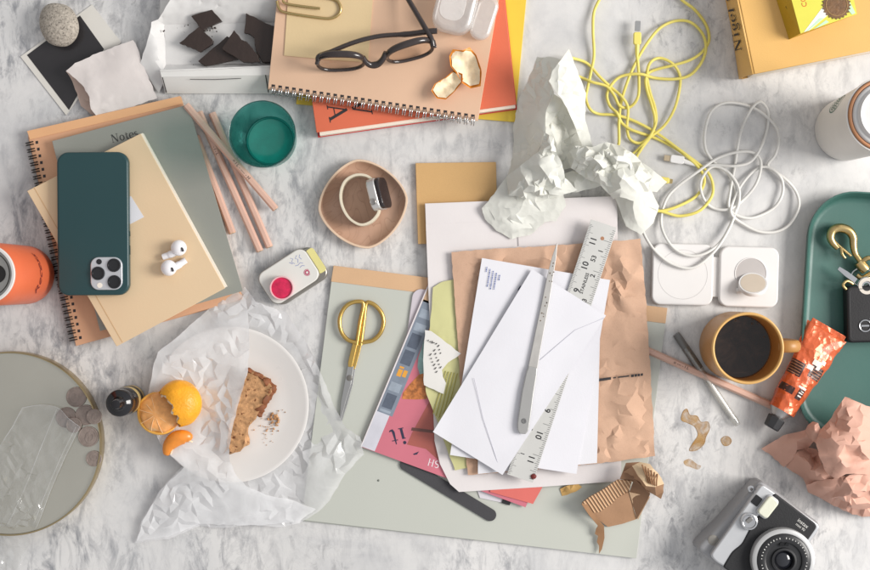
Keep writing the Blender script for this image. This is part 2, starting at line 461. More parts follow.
def GL(ch):
    S = []
    def s(p, w): S.append((p, w))
    if ch == 'N': s([(.12, 0), (.12, 1)], TN); s([(.14, 1), (.74, 0)], K + .02); s([(.76, 0), (.76, 1)], TN); s([(0, .98), (.2, .98)], TN); s([(0, .02), (.25, .02)], TN); s([(.63, .98), (.9, .98)], TN); ad = .98
    elif ch == 'A': s([(.08, 0), (.43, 1)], TN + .02); s([(.40, 1), (.76, 0)], K); s([(.2, .33), (.62, .33)], TN); s([(0, .02), (.22, .02)], TN); s([(.62, .02), (.92, .02)], TN); ad = .95
    elif ch == 'V': s([(.1, 1), (.45, 0)], K); s([(.47, 0), (.8, 1)], TN + .02); s([(0, .98), (.27, .98)], TN); s([(.68, .98), (.92, .98)], TN); ad = .95
    elif ch == 'H': s([(.15, 0), (.15, 1)], K * .8); s([(.7, 0), (.7, 1)], K * .8); s([(.15, .5), (.7, .5)], TN); s([(.03, .98), (.27, .98)], TN); s([(.03, .02), (.27, .02)], TN); s([(.58, .98), (.82, .98)], TN); s([(.58, .02), (.82, .02)], TN); ad = .9
    elif ch == 'S':
        P = arc(.32, .74, .24, .24, 30, 250, 12) + arc(.34, .27, .26, .26, 70, -150, 12); s(P, [.05 + .1 * math.sin(PI * i / (len(P) - 1)) for i in range(len(P))]); ad = .72
    elif ch == 's':
        P = arc(.22, .49, .16, .16, 30, 250, 10) + arc(.23, .18, .17, .17, 70, -150, 10); s(P, [.05 + .08 * math.sin(PI * i / (len(P) - 1)) for i in range(len(P))]); ad = .5
    elif ch == 'o': P = arc(.3, .33, .25, .33, 0, 360, 24); s(P, bowlw(P, .3, K, TN)); ad = .66
    elif ch == 'e': P = arc(.3, .33, .25, .33, 0, 320, 22); s(P, bowlw(P, .3, K * .9, TN)); s([(.08, .36), (.54, .36)], TN); ad = .63
    elif ch == 't': s([(.2, .88), (.2, .15), (.25, .03), (.36, .04), (.42, .1)], [TN, K, K, .09, TN]); s([(.05, .64), (.4, .64)], TN); ad = .46
    elif ch == 'i': s([(.2, 0), (.2, .65)], K); s([(.06, .63), (.2, .63)], TN); s([(.05, .02), (.36, .02)], TN); s(arc(.19, .88, .05, .05, 0, 360, 12), .1); ad = .42
    elif ch == 'l': s([(.2, 0), (.2, 1)], K); s([(.06, .98), (.2, .98)], TN); s([(.05, .02), (.36, .02)], TN); ad = .42
    elif ch == 'g':
        P = arc(.3, .42, .2, .23, 0, 360, 20); s(P, bowlw(P, .3, K * .9, TN)); s([(.2, .22), (.14, .12), (.2, .04), (.45, .0), (.53, -.1)], [TN, .08, .1, .12, .08]); Q = arc(.3, -.14, .24, .15, 20, -200, 16); s(Q, .07); s([(.44, .56), (.58, .68)], .07); ad = .64
    else: ad = .35
    return S, ad
def serif(s, size, italic=0):
    x, gs, z = 0, [], 0
    for ch in s:
        S, ad = GL(ch)
        for p, wd in S:
            z += .012; g = strip([((x + a + italic * b) * size, b * size) for a, b in p], [q * size for q in wd] if isinstance(wd, list) else wd * size, z); gs.append(g)
        x += ad + .06
    return cat(*gs), x * size
def lettering(s, size, xf, m, parent, italic=0, name='lettering'):
    g, wd = serif(s, size, italic); g = xform(g, Matrix.Translation((-wd / 2, -size / 2, 0)))
    return mesh(name, g, m, parent, xf, smooth=0)

def wire_binding(p0, p1, ztop, zbot, teeth, rad=5.5, wire=.7, out=None, inset=4.0):
    """one continuous double-loop wire along an edge p0->p1 (photo px); out = outward unit vector in px"""
    pts = []; zm = (ztop + zbot) / 2
    a0 = Vector(p0); a1 = Vector(p1); d = (a1 - a0); L = d.length; d.normalize(); o = Vector(out)
    for i in range(teeth):
        s0 = L * (i + .5) / teeth
        for (ds, order) in ((-1.2, 1), (1.2, -1)):
            seq = []
            for a in (-115, -150, 175, 140, 105, 72, 48):
                oo = -math.cos(R(a)) * (rad if a not in (48, 72) else rad * .9); zz = zm + math.sin(R(a)) * ((ztop - zbot) / 2 + 2.2)
                if a == 48: zz = ztop - 1.2
                p = a0 + d * (s0 + ds) + o * (oo)
                seq.append((p.x, p.y, zz))
            pts += seq if order == 1 else seq[::-1]
    return tube([W(*p) for p in spline(pts, 2)], wire, 5)
# ------------------------------------------------------------------ shared materials
def marble():
    t = NT('marble')
    base = t.ramp(t.noise(7, 9, .6, rough=.68), [(.30, '#bfbfc0'), (.46, '#d0cfce'), (.60, '#d9d7d5')])
    st = t.mapping(rot=(0, 0, R(33)), scale=(2.6, 1.0, 1))
    zone = t.ramp(t.noise(6.5, 6, .6), [(.40, (.16, .16, .16)), (.58, (1, 1, 1))])
    sep = t.node('SeparateXYZ'); t.l.new(t.tc.outputs['Object'], sep.inputs[0])      # the slab is greyer towards one end
    mr = t.node('MapRange'); t.l.new(t.math('ADD', sep.outputs[0], t.math('MULTIPLY', sep.outputs[1], .55)), mr.inputs[0]); mr.inputs[1].default_value = -.30; mr.inputs[2].default_value = .38; mr.inputs[3].default_value = 1.02; mr.inputs[4].default_value = .45
    zone = t.math('MULTIPLY', zone, mr.outputs[0])
    def streak(scale, vec, lo, hi, amt, col, base, z=zone):
        f = t.ramp(t.noise(scale, 9, .5, vec=vec, rough=.70), [(lo, (0, 0, 0)), (hi, (1, 1, 1))])
        return t.mix(t.math('MULTIPLY', t.math('MULTIPLY', f, z), amt), base, col)
    base = streak(27, st, .47, .64, .86, '#7c7e84', base)
    z2 = t.ramp(t.noise(6.0, 4, .4, vec=t.mapping(loc=(9, 2, 0))), [(.45, (0, 0, 0)), (.62, (1, 1, 1))])
    base = streak(62, t.mapping(rot=(0, 0, R(-28)), scale=(1.5, 1, 1), loc=(3, 1, 0)), .53, .66, .70, '#77787c', base, z2)
    def veins(scale, vec, wd, amt, col, base, z):
        w1 = t.noise(scale, 12, .9, vec=vec, rough=.70)
        v = t.ramp(t.math('ABSOLUTE', t.math('SUBTRACT', w1, .5)), [(.0, (1, 1, 1)), (wd * .4, (.45, .45, .45)), (wd, (0, 0, 0))])
        return t.mix(t.math('MULTIPLY', t.math('MULTIPLY', v, z), amt), base, col)
    base = veins(11, t.mapping(rot=(0, 0, R(24)), scale=(1.7, 1, 1), loc=(1, 5, 0)), .030, .26, '#7f8085', base, zone)
    base = veins(26, t.mapping(rot=(0, 0, R(-40)), scale=(1.4, 1, 1), loc=(6, 2, 0)), .024, .18, '#77787d', base, z2)
    base = t.mix(t.math('MULTIPLY', t.ramp(t.noise(2.4, 2, vec=t.mapping(loc=(4, 7, 0))), [(.5, (0, 0, 0)), (.7, (1, 1, 1))]), .08), base, '#d6ccbc')
    p = t.bsdf(Base_Color=base, Roughness=.36); p.inputs['Specular IOR Level'].default_value = .3
    t.l.new(t.bump(t.noise(160, 3), .02, .0005), p.inputs['Normal'])
    return t.done(p)

WHITEP = mat('white_paper', '#dad9dd', .75, bump=.15, bs=700, var=.02, spec=.2)
WHITEP2 = mat('white_envelope_paper', '#dcdbe0', .75, bump=.12, bs=600, var=.02, spec=.2)
MAILER = mat('mailer_paper', '#dbd5d4', .7, bump=.1, bs=500, var=.025, spec=.2)
KRAFT = mat('kraft_paper', '#c8a48b', .75, bump=.2, bs=350, var=.07, vs=18, fibre=.25, spec=.2, crease=.16, cscale=34)
INK = mat('black_ink', '#2a2628', .6, bump=0, var=.1)
BLUEINK = mat('blue_ink', '#4a5d9a', .6, bump=0, var=.1)
PAGES = mat('page_edges', '#e9dfcf', .8, bump=.3, bs=900, var=.05)
BLACKP = mat('black_plastic', '#222124', .4, bump=.04, var=.08)
BRASS = mat('brass', '#c6ae7a', .28, metal=1, bump=.05, bs=120, var=.1)
GOLD = mat('gold_metal', '#d3b066', .34, metal=1, bump=.04, bs=150, var=.07)
STEEL = mat('steel', '#b9b8b6', .34, metal=1, bump=.06, bs=150, var=.05)
SILVER = mat('silver_paint', '#b7b4ae', .42, metal=.55, bump=.03, var=.05)
CHROME = mat('chrome', '#cfcfd0', .16, metal=1, bump=.0, var=.04)
WHITEPL = mat('white_plastic', '#e3e1df', .33, bump=.02, var=.02)
DARKW = mat('dark_wire', '#3b332e', .35, metal=.8, bump=0, var=.1)

# ------------------------------------------------------------------ setting
o = mesh('tabletop', box(0, 0, -15, 3000, 2400, 30), marble(), smooth=0, at=Vector((0, 0, 0)))
tag(o, 'pale grey veined marble tabletop under everything', 'tabletop', kind='structure')

# ------------------------------------------------------------------ upper left: photo, pebble, sleeve, chocolate box
PHW = mat('photo_border', '#d6d2ca', .4, bump=.03, var=.03)
t = T('instant_photo', 'blank black square instant photo with white border under the pebble', 'photo', (71, 60, 0))
mesh('photo_card', pslab([(20.5, 56.5), (92, 4.5), (121, 42), (66, 115)], 0.2, 1.0), PHW, t, smooth=0)
mesh('photo_image', pslab([(27, 55), (80, 15.5), (104, 49), (69, 110)], 1.0, 1.25), mat('photo_black', '#2c2a2c', .22, bump=.02, var=.15), t, smooth=0)

g = lathe([(0, 0)] + [(math.sin(PI * k / 18) * 1.0, 1 - math.cos(PI * k / 18)) for k in range(1, 18)] + [(0, 2)], 40)
V = []
for v in g[0]:
    n = 1 + .07 * noise.noise(Vector(v) * 1.3 + Vector((3, 1, 4)))
    V.append((v[0] * 19 * n, v[1] * 22.5 * n, 1.3 + v[2] * 11.5))
tag(mesh('pebble', (V, g[1]), mat('pebble_stone', '#a59c90', .85, bump=1.0, bs=520, var=.35, vs=430, speck=560, speckcol='#453d37'), xf=Fr(62.5, 27, 0, 20), smooth=80), 'round speckled grey pebble lying on the black photo', 'pebble')

t = T('paper_sleeve', 'open white paper sleeve with ragged beige mouth overlapping the black photo', 'paper sleeve', (112, 80, 0))
out = [(66, 71), (75, 63), (100, 52), (133, 40), (137, 47), (146, 72), (157, 98), (130, 108), (99, 118), (91, 109), (89.5, 97), (84, 87), (76, 79)]
mesh('front_sheet', crush([(x, y, 8.5 if x > 95 else 13) for x, y in out], [(100, 80, 12.5), (120, 70, 12.5), (125, 90, 11), (93, 84, 14), (140, 80, 10), (98, 106, 12)], 3.6, 1.02, .25, 300, 5, .5, .02, 1.6, fscale=.05), mat('sleeve_paper', '#e0d8d4', .7, bump=.12, bs=400, var=.03, trans=.15, crease=.06, cscale=50), t, smooth=30, solid=.3, dec=.6)
out = [(66, 71.5), (70, 77), (74, 86), (78, 97), (81, 106), (90, 113.5), (99, 117.5), (104, 112), (98, 98), (90, 84), (80, 76)]
mesh('back_sheet', crush([(x, y, 3.2) for x, y in out], [(84, 95, 2.4), (92, 105, 2.2)], 3.4, 1.03, .25, 250, 7, .5, .02, 1.0), mat('sleeve_inner', '#cbb2a4', .75, bump=.2, bs=400, var=.08), t, smooth=35, solid=.3)

CARD = mat('carton_white', '#dcdad6', .6, bump=.08, bs=500, var=.03)
t = T('chocolate_box', 'open white paper lined carton holding the broken chocolate', 'box', (215, 50, 0))
mesh('carton_base', pslab([(160, 86), (283, 86), (283, -15), (160, -15)], .3, 1.6), CARD, t, smooth=0)
mesh('front_wall', cat(sheet([(161.5, 77), (272, 75), (272, 93.5), (165, 93.5)], [16, 16, 2, 2], 8, 4), sheet([(160, 70), (272, 65.5), (272, 75), (161.5, 77)], [15, 15, 16.3, 16.3], 8, 3)), CARD, t, solid=.6, smooth=60)
mesh('corner_slot', cat(tube([W(162.5, 77.5, 16.8), W(166.5, 92.5, 3.4)], .45, 5), tube([W(265.5, 75, 16.8), W(268.5, 92.5, 3.4)], .45, 5), tube([W(190, 79.3, 15.6), W(215, 79.5, 15.6), W(241, 78.4, 15.6)], .3, 5)), INK, t)
LIN = mat('lining_paper', '#dfdddb', .68, bump=.15, bs=300, var=.03, trans=.12)
ln_ = [crush([(164, 24, 3), (287, 22, 3), (287, 63, 3), (166, 65, 3)], [(190, 40, 2.6), (230, 40, 2.4), (265, 40, 2.8)], 6, 1.004, .3, 150, 11, .5, .03, .5, floor=1.9),
 crush([(164, 24, 3.2), (166, 65, 3.2), (163, 72, 15), (163, 84, 7), (159, 93, 2), (150, 80, 6), (140, 63, 9), (145, 49, 13), (150, 32, 17), (151.5, 22, 20), (158, 19.5, 17)], [(158, 60, 12), (156, 40, 15), (158, 78, 8)], 4, 1.015, .3, 250, 12, .5, .02, 1.2, floor=1.2),
 crush([(164, 24, 3.2), (158, 19.5, 17), (163, 12, 20), (172, -4, 25), (200, -24, 29), (287, -24, 29), (287, 22, 3.2)], [(190, 8, 13), (230, 4, 14), (265, 6, 13), (175, 14, 12)], 4.6, 1.02, .25, 300, 13, .5, .015, 2.0, floor=2),
 crush([(166, 65, 3.2), (287, 63, 3.2), (287, 66.5, 15.4), (272, 67, 15.6), (161, 71.5, 15.6)], [(220, 66, 9)], 4, 1.006, .3, 200, 14, .5, .02, .6, floor=2)]
mesh('paper_lining', cat(*ln_), LIN, t, smooth=28, solid=.2)

CHOC = mat('dark_chocolate', '#31241f', .42, bump=.5, bs=260, var=.16, vs=70)
def choc(poly, z, lab):
    rnd = random.Random(len(poly) + int(poly[0][0])); P = []
    for i in range(len(poly)):
        a, b = poly[i], poly[(i + 1) % len(poly)]
        for k in range(4): 
            q = k / 4; P.append((a[0] + (b[0] - a[0]) * q + (rnd.uniform(-.5, .5) if k else 0), a[1] + (b[1] - a[1]) * q + (rnd.uniform(-.5, .5) if k else 0)))
    tag(mesh('chocolate_piece', pslab(P, z, z + 6), CHOC, smooth=0, bevel=.5), lab, 'chocolate', 'broken pieces of dark chocolate in the white carton')
choc([(191, 16), (212, 9.5), (222, 21), (207, 27), (204, 31), (198, 25)], 6.4, 'dark chocolate square highest up in the carton, a bent quadrilateral')
choc([(179, 43), (199, 26.5), (213, 40.5), (212, 44), (200, 52), (190, 47)], 6.4, 'diamond shaped dark chocolate piece nearest the torn left flap')
choc([(198, 61), (227, 36), (233, 40), (245, 58), (205, 66)], 6.4, 'long dark chocolate wedge lying under the pointed shard')
choc([(234, 30), (242, 40), (246, 41), (258, 55), (260, 62), (243, 62), (222, 49), (224, 45)], 12.6, 'pointed dark chocolate shard on top of the wedge')
choc([(246, 13), (262, 21), (282, 30), (280, 62), (262, 62), (256, 51), (254, 38), (250, 34), (244, 33)], 6.4, 'large dark chocolate slab running under the spiral notebook edge')
def crumbs(name, spots, m, label, cat_, seed=3):
    rnd = random.Random(seed); gs = []
    for (x, y, z, r, n, sp) in spots:
        for k in range(n):
            rr = r * rnd.uniform(.4, 1.1); bm = bmesh.new(); bmesh.ops.create_icosphere(bm, subdivisions=1, radius=rr)
            p = W(x + rnd.gauss(0, sp), y + rnd.gauss(0, sp), z + rr * .6)
            gs.append(([tuple(p + v.co * rnd.uniform(.7, 1.2)) for v in bm.verts], [tuple(v.index for v in f.verts) for f in bm.faces])); bm.free()
    tag(mesh(name, cat(*gs), m, smooth=0), label, cat_, kind='stuff')
crumbs('chocolate_crumbs', [(204, 32, 5, 1, 8, 4), (214, 27, 5, 1.6, 4, 1.5), (213, 33, 5, .8, 8, 4), (163, 31, 8.6, 1.1, 3, 1), (185, 27, 5, .8, 7, 8), (188, 60, 4.6, .6, 4, 6)], CHOC, 'scattered dark chocolate crumbs on the white lining paper', 'crumbs')

# ------------------------------------------------------------------ top centre: books, spiral notebook, kraft envelope, clip, glasses, case, peel
YEL = mat('yellow_cover', '#dfbf3e', .45, bump=.08, var=.04)
tag(mesh('yellow_book', pslab([(296, 104), (515, 122), (530, -40), (318, -60)], .3, 3.2), YEL, smooth=0, bevel=.3), 'thin bright yellow book at the bottom of the stack beneath the orange red book', 'book')
t = T('orange_book', 'orange red hardcover book with black serif letters lying under the spiral notebook', 'book', (415, 60, 0))
OR = mat('orange_cover', '#d56a4a', .5, bump=.12, bs=600, var=.05)
q1 = [(317.5, 136), (516.5, 108), (500, -40), (297, -15)]
mesh('back_board', pslab([(318, 137.5), (517, 109.5), (501, -40), (297, -14)], 3.4, 5), mat('orange_board', '#c43d3a', .5, bump=.1, var=.05), t, smooth=0)
mesh('page_block', pslab([(320, 135.5), (515.5, 107.5), (499, -40), (298, -14)], 5, 14), PAGES, t, smooth=0)
mesh('cover', pslab([(316.5, 132.5), (516, 104.5), (500, -44), (295, -18)], 14, 16), OR, t, smooth=0, bevel=.4)
lettering('A', 19, Fr(338, 113, 16.15, -79), INK, t); lettering('V', 19, Fr(362, 108, 16.15, -80), INK, t)

PEACH = mat('peach_cover', '#d7b295', .55, bump=.1, bs=500, var=.035, vs=12)
t = T('spiral_notebook', 'large peach notebook with silver wire binding holding the black glasses', 'notebook', (390, 40, 16))
mesh('page_block', pslab([(270, 88), (476, 118.5), (507, -60), (285, -60)], 16.3, 22.3), PAGES, t, smooth=0)
mesh('cover', pslab([(268, 89), (478, 120.5), (509, -60), (283, -60)], 22.4, 24), PEACH, t, smooth=0, bevel=.25)
mesh('back_cover', pslab([(268, 89.5), (478, 121), (509, -60), (283, -60)], 16.05, 16.3), PEACH, t, smooth=0)
mesh('spiral_binding', wire_binding((270, 89.5), (476.5, 120.5), 24, 16.6, 30, 5.6, .62, (-.148, .989)), CHROME, t, smooth=80)
gs = []
for i in range(30):
    u = (i + .5) / 30; gs.append(pslab([(270 + 206.5 * u + a, 89.5 + 31 * u - 4.6 + b) for a, b in ((-1.8, -1.2), (1.8, -.7), (1.5, 1.5), (-2.1, 1))], 23.9, 24.08))
hh = mesh('binding_holes', cat(*gs), INK, t, smooth=0)

KENV = mat('pale_kraft', '#d6bd92', .7, bump=.12, bs=400, var=.03, fibre=.1)
tag(mesh('kraft_card', pslab([(290, -30), (284, 55.5), (328, 59.5), (368, 62.5), (375, -30)], 24.1, 25), KENV, smooth=0), 'pale kraft card lying on the peach spiral notebook under the gold clip', 'card')
P = [(255, -1), (277, 1), (279, 8), (286, 12.5), (322, 18), (334, 17.5), (340.5, 11), (339, 3), (332, -1), (300, -6), (286, -5.5), (283, -1), (288, 4), (320, 8.5)]
P = [(x, y, 26.6 + (1.6 if i > 9 else 0)) for i, (x, y) in enumerate(P[1:])]
tag(mesh('paper_clip', tube([W(*p) for p in spline(P, 6)], 1.35, 8), BRASS, smooth=80), 'oversized brass paper clip lying on the pale kraft card', 'paper clip')

# glasses
t = T('eyeglasses', 'black framed eyeglasses lying with folded arm on the peach notebook', 'glasses', (376, 60, 24.2))
FRM = mat('acetate_black', '#2e2422', .22, bump=.02, var=.25, vs=60, coat=.5)
LENS = glassy('lens_glass', '#f3ebe4', .06, .02)
def rim(cx, cy, a, b, rot, sgn):
    P = []
    for k in range(36):
        th = 2 * PI * k / 36; c, s = math.cos(th), math.sin(th)
        x = a * math.copysign(abs(c) ** .75, c); y = b * math.copysign(abs(s) ** .8, s)
        y += 1.5 * (x / a) * sgn * (1 if s < 0 else 0)
        P.append((cx + x * math.cos(rot) - y * math.sin(rot), cy + x * math.sin(rot) + y * math.cos(rot), 27.6 + 15 * (1 - s)))
    return [W(*p) for p in P]
for (cx, cy, rot, sg) in ((341, 62, R(-3), 1), (409.5, 51.5, R(-14), -1)):
    P = rim(cx, cy, 23.5, 8.0, rot, sg)
    rr = [1.9 + 1.8 * max(0, -math.sin(2 * PI * k / 36)) for k in range(36)]
    f = mesh('rim', tube(P, rr, 8, True), FRM, t, smooth=80)
    c = sum(P, Vector()) / 36
    mesh('lens', ([tuple(c)] + [tuple(p) for p in P], [(0, k + 1, (k + 1) % 36 + 1) for k in range(36)]), LENS, f, smooth=80)
mesh('bridge', tube([W(*p) for p in spline([(363, 57, 50), (366, 62, 46), (371, 65, 42), (378, 64, 42), (383, 59, 46), (386, 52, 50)], 5)], [2.4 + .1 * k for k in range(13)] + [3.7 - .1 * k for k in range(13)], 8), FRM, t, smooth=80)
mesh('temple', tube([W(*p) for p in spline([(318, 60, 49), (319.5, 56, 51), (330, 52, 50), (355, 42, 47), (380, 36, 45), (410, 34, 46), (428, 31.5, 50), (437, 31, 50)], 5)], [2.7] * 10 + [2.4] * 14 + [3.0] * 12, 8), FRM, t, smooth=80)
mesh('temple', tube([W(*p) for p in spline([(433, 46, 50), (431, 38, 51), (424, 26, 50), (414, 9, 42), (404, -8, 33), (396, -22, 28)], 5)], 2.6, 8), FRM, t, smooth=80)
mesh('hinge', xform(box(0, 0, 0, 4, 8, 5), Fr(434, 44, 49, 15)), FRM, t, smooth=0, bevel=1)
mesh('hinge', xform(box(0, 0, 0, 4, 6, 5), Fr(317.5, 62, 48, -15)), FRM, t, smooth=0, bevel=1)

# clear silicone case
CLR = film('frosted_silicone', '#ffffff', .42, rough=.25, gloss=.08, bump=.05, bs=40, white='#efece9', opv=.06)
t = T('silicone_case', 'frosted clear silicone earbud case with open lid beside the glasses', 'case', (465, 12, 24))
mesh('case_body', prism(rrect(40, 52, 14, 8), 0, 22), CLR, t, Fr(455.5, 9, 24.3, -14), bevel=5, seg=3)
mesh('case_recess', prism(rrect(24, 30, 10, 8), 0, .6), film('frosted_inner', '#ffffff', .5, white='#f3efec', gloss=.03, opv=.05), t, Fr(453, 5, 46.4, -14), bevel=.2)
mesh('case_lid', prism(rrect(21, 44, 10, 8), 0, 11), CLR, t, Fr(484, 19, 24.3, -18), bevel=3.5, seg=3)
mesh('hinge_strip', prism(rrect(8, 26, 2), 0, 3), CLR, t, Fr(472, 16, 30, -16), bevel=.6)

# orange peel pieces on the notebook
def zest(name='orange_zest', col='#e08a2c'):
    return mat(name, col, .4, bump=.6, bs=330, var=.12, vs=60, spec=.5)
PITH = mat('orange_pith', '#ecdabb', .8, bump=1.0, bs=150, var=.16, vs=130)
t = T('orange_peel', 'torn piece of orange peel with pale pith upward on peach notebook', 'orange peel', (455, 74, 24))
for out, anc, sd in (([(454, 51), (463, 52), (469, 49), (475, 56), (480, 70), (479, 84), (470, 86), (462, 81), (457, 72), (452, 66), (451, 57)], [(462, 62, 27), (468, 70, 27), (470, 60, 28), (472, 78, 28)], 21),
                     ([(453, 72), (461, 75), (461, 82), (454, 91), (446, 98), (438, 97), (433, 90), (436, 84), (446, 78)], [(448, 85, 27.5), (442, 90, 27.5), (455, 79, 28)], 23)):
    o3 = [(x, y, 35 + 3 * math.sin(i * 1.7)) for i, (x, y) in enumerate(out)]
    p = mesh('pith_side', crumple(o3, anc, 20, .5, 3.5, sd, jitter=.8, split=4), PITH, t, smooth=60, sub=2)
    o4 = [(435 + (x - 435) * 1.0 + (x - sum(q[0] for q in out) / len(out)) * .12, y + (y - sum(q[1] for q in out) / len(out)) * .12, z + .3) for x, y, z in o3]
    z_ = mesh('zest_side', crumple(o4, [(x, y, z - 2.6) for x, y, z in anc], 0, 0, 5, sd, split=5), zest(), t, smooth=60, sub=2)

# ------------------------------------------------------------------ top right: thick yellow book, tea box, takeaway cup
AMB = mat('amber_cloth', '#d9ab62', .55, bump=.2, bs=900, var=.03)
t = T('thick_cookbook', 'thick amber yellow hardback with black serif title on its spine', 'book', (800, 30, 0))
mesh('back_cover', pslab([(742, 79), (868, 53), (920, 42), (900, -60), (720, -30)], .3, 3), AMB, t, smooth=0, bevel=.5)
mesh('page_block', prism([W(x, y, 46)[:2] for x, y in [(757, 72), (900, 42), (890, -60), (738, -30)]], 3, 46), PAGES, t, smooth=0)
mesh('cover', pslab([(754.5, 74), (925, 40), (905, -60), (733, -30)], 46, 49), AMB, t, smooth=0, bevel=.8)
a, b, c, d = W(754, 74, 48.5), W(731.5, -35, 48.5), W(723, -35, 1), W(740.5, 79, 1)
V, Fc = [], []
N_ = 10
for k in range(N_ + 1):
    q = k / N_; bul = math.sin(PI * q) * 2.2
    V += [tuple(a.lerp(d, q) + Vector((-bul, 0, 0))), tuple(b.lerp(c, q) + Vector((-bul, 0, 0)))]
for k in range(N_): Fc.append((2 * k, 2 * k + 1, 2 * k + 3, 2 * k + 2))
mesh('spine', (V, Fc), AMB, t, smooth=70, solid=-1.5)
ax = ((b + c) / 2 - (a + d) / 2).normalized(); gT, wT = serif('Nigel S', 1.0); V = []
nS = ax.cross(d - a).normalized(); nS = nS if nS.z > 0 else -nS; Ls = 58.0
for x, y, z in gT[0]:                                  # title set along the rounded spine, tops towards the back cover
    s_ = 25 + x / wT * Ls; q = .24 + .52 * y; al = s_ / ((b - a).length)
    p = a.lerp(b, al).lerp(d.lerp(c, al), q) + Vector((-math.sin(PI * q) * 2.2, 0, 0)); V.append(tuple(p + nS * (2.6 + z)))
mesh('spine_title', (V, gT[1]), INK, t, smooth=0)

t = T('tea_box', 'small lime yellow carton with brown scalloped seal on the amber book', 'box', (815, 15, 49))
LIME = mat('lime_print', '#d6d050', .4, bump=.04, var=.05)
tp = [(790, -6), (800.5, 33.5), (857, 14), (849, -22)]; zt = 69
wt = [W(x, y, zt) for x, y in tp]; wb = [W(x, y, 49.2) for x, y in ((772, -14), (789, 39.5), (846, 17.5), (832, -30))]
V = [tuple(v) for v in wb + wt]
mesh('carton', (V, [(3, 2, 1, 0), (0, 1, 5, 4), (1, 2, 6, 5), (2, 3, 7, 6), (3, 0, 4, 7)]), mat('ochre_print', '#b8921f', .45, bump=.05, var=.06), t, smooth=0)
mesh('top_panel', ([tuple(v + Vector((0, 0, .0))) for v in wt] + [tuple(v + Vector((0, 0, .3))) for v in wt], [(0, 1, 2, 3)[::-1], (4, 5, 6, 7), (0, 1, 5, 4), (1, 2, 6, 5), (2, 3, 7, 6), (3, 0, 4, 7)]), LIME, t, smooth=0)
MINT = mat('mint_print', '#bfe3bd', .45, bump=0, var=.1); WPR = mat('white_print', '#eceae2', .45, bump=0, var=.03)
mesh('ribbon', pslab([(804, 32), (809, 30.5), (828, 15), (845, 2), (840, -6), (822, 8)], zt + .3, zt + .5), WPR, t, smooth=0)
mesh('ribbon_stripe', cat(pslab([(805.5, 31.7), (808, 30.8), (824, 18), (820, 18)], zt + .5, zt + .7), pslab([(814, 29), (818, 27.5), (829, 22), (826, 20)], zt + .3, zt + .5), pslab([(845, 6), (852, 14.5), (855.5, 13), (850, 2)], zt + .5, zt + .7)), MINT, t, smooth=0)
SEAL = mat('brown_seal', '#6f4f31', .5, bump=.8, bs=260, var=.3, vs=260)
se = mesh('seal', prism([((13 + .9 * math.cos(24 * a)) * math.cos(a), (13 + .9 * math.cos(24 * a)) * math.sin(a)) for a in [2 * PI * k / 144 for k in range(144)]], 0, .3), SEAL, t, Fr(836.5, 5, zt + .75), smooth=0)
mesh('seal_ring', tube([(10.2 * math.cos(2 * PI * k / 40), 10.2 * math.sin(2 * PI * k / 40), .35) for k in range(40)], .35, 6, True), mat('seal_light', '#a3824f', .5), se, Fr(836.5, 5, zt + .75))
text('panel_lettering', 'CO', 7, Fr(804, 1.5, zt + .5, 102), mat('red_print', '#d9622d', .5, bump=0), t)
sx = (wb[0] - wb[1]).normalized(); sy = (wt[1] - wb[1]).normalized(); szv = sx.cross(sy)
if szv.z < 0: sx = -sx; szv = sx.cross(sy)
p = (wb[0] * .42 + wb[1] * .58 + wt[0] * .42 + wt[1] * .58) / 2 + szv * .25
text('side_lettering', 'nutrim', 9, Matrix(((sx.x, sy.x, szv.x, p.x), (sx.y, sy.y, szv.y, p.y), (sx.z, sy.z, szv.z, p.z), (0, 0, 0, 1))), mat('brown_print', '#5b4a1c', .5, bump=0), t, shear=.35)

t = T('takeaway_cup', 'white reusable takeaway cup with green oval logo and lid', 'cup', (845, 130, 0))
M = Fr(845, 130, 0)
CUPW = mat('cup_white', '#dcd8d3', .45, bump=.03, var=.02)
mesh('cup_body', lathe([(0, .3), (28, .3), (30.5, 1.5), (31, 4), (32.6, 70), (34.4, 128), (35.4, 131), (35.2, 133), (34, 133.4), (33.2, 130), (33, 120)], 72), CUPW, t, M, smooth=50)
mesh('coloured_band', lathe([(33.4, 131.5), (33.6, 134.5), (32.6, 135.8), (31, 135.8), (30, 134.5), (30, 131.5), (33.4, 131.5)], 72), mat('tan_rim', '#b9825b', .5, bump=.05), t, M, smooth=60)
mesh('lid', lathe([(30.2, 134), (30, 137), (28.6, 138.4), (26.8, 138.6), (25.8, 141), (24.6, 142.6), (22.6, 142.2), (21.4, 139.6), (0, 139)], 72), mat('lid_white', '#cfcdcb', .35, bump=.02), t, M, smooth=50)
GRN = mat('logo_green', '#3f6a58', .5, bump=0)
def wrap(geo2, r, ang0, z0):
    V = []
    for x, y, *_ in geo2[0]:
        a = R(ang0) + x / r; V.append((r * math.cos(a), r * math.sin(a), z0 + y))
    return V, geo2[1]
gs = []
lg = arc(0, 0, 9.5, 20, 0, 360, 40); gs.append(strip(lg, 1.3, 0))
for k in range(-3, 4): gs.append(strip([(k * 2.1 + 1.1 * math.sin(q * .8 + k), -14 + q * 28 / 16 * (1 - abs(k) * .10) + abs(k) * 1.2) for q in range(17)], 1.0, 0))
lo = cat(*gs); lo = (lo[0], lo[1])
V = []
for x, y, *_ in lo[0]:
    z = 70 + y; rr = 31 + 1.6 * (z - 4) / 66 + .25; a = R(146) + x / rr; V.append((rr * math.cos(a), rr * math.sin(a), z))
mesh('logo', (V, lo[1]), GRN, t, M, smooth=60)
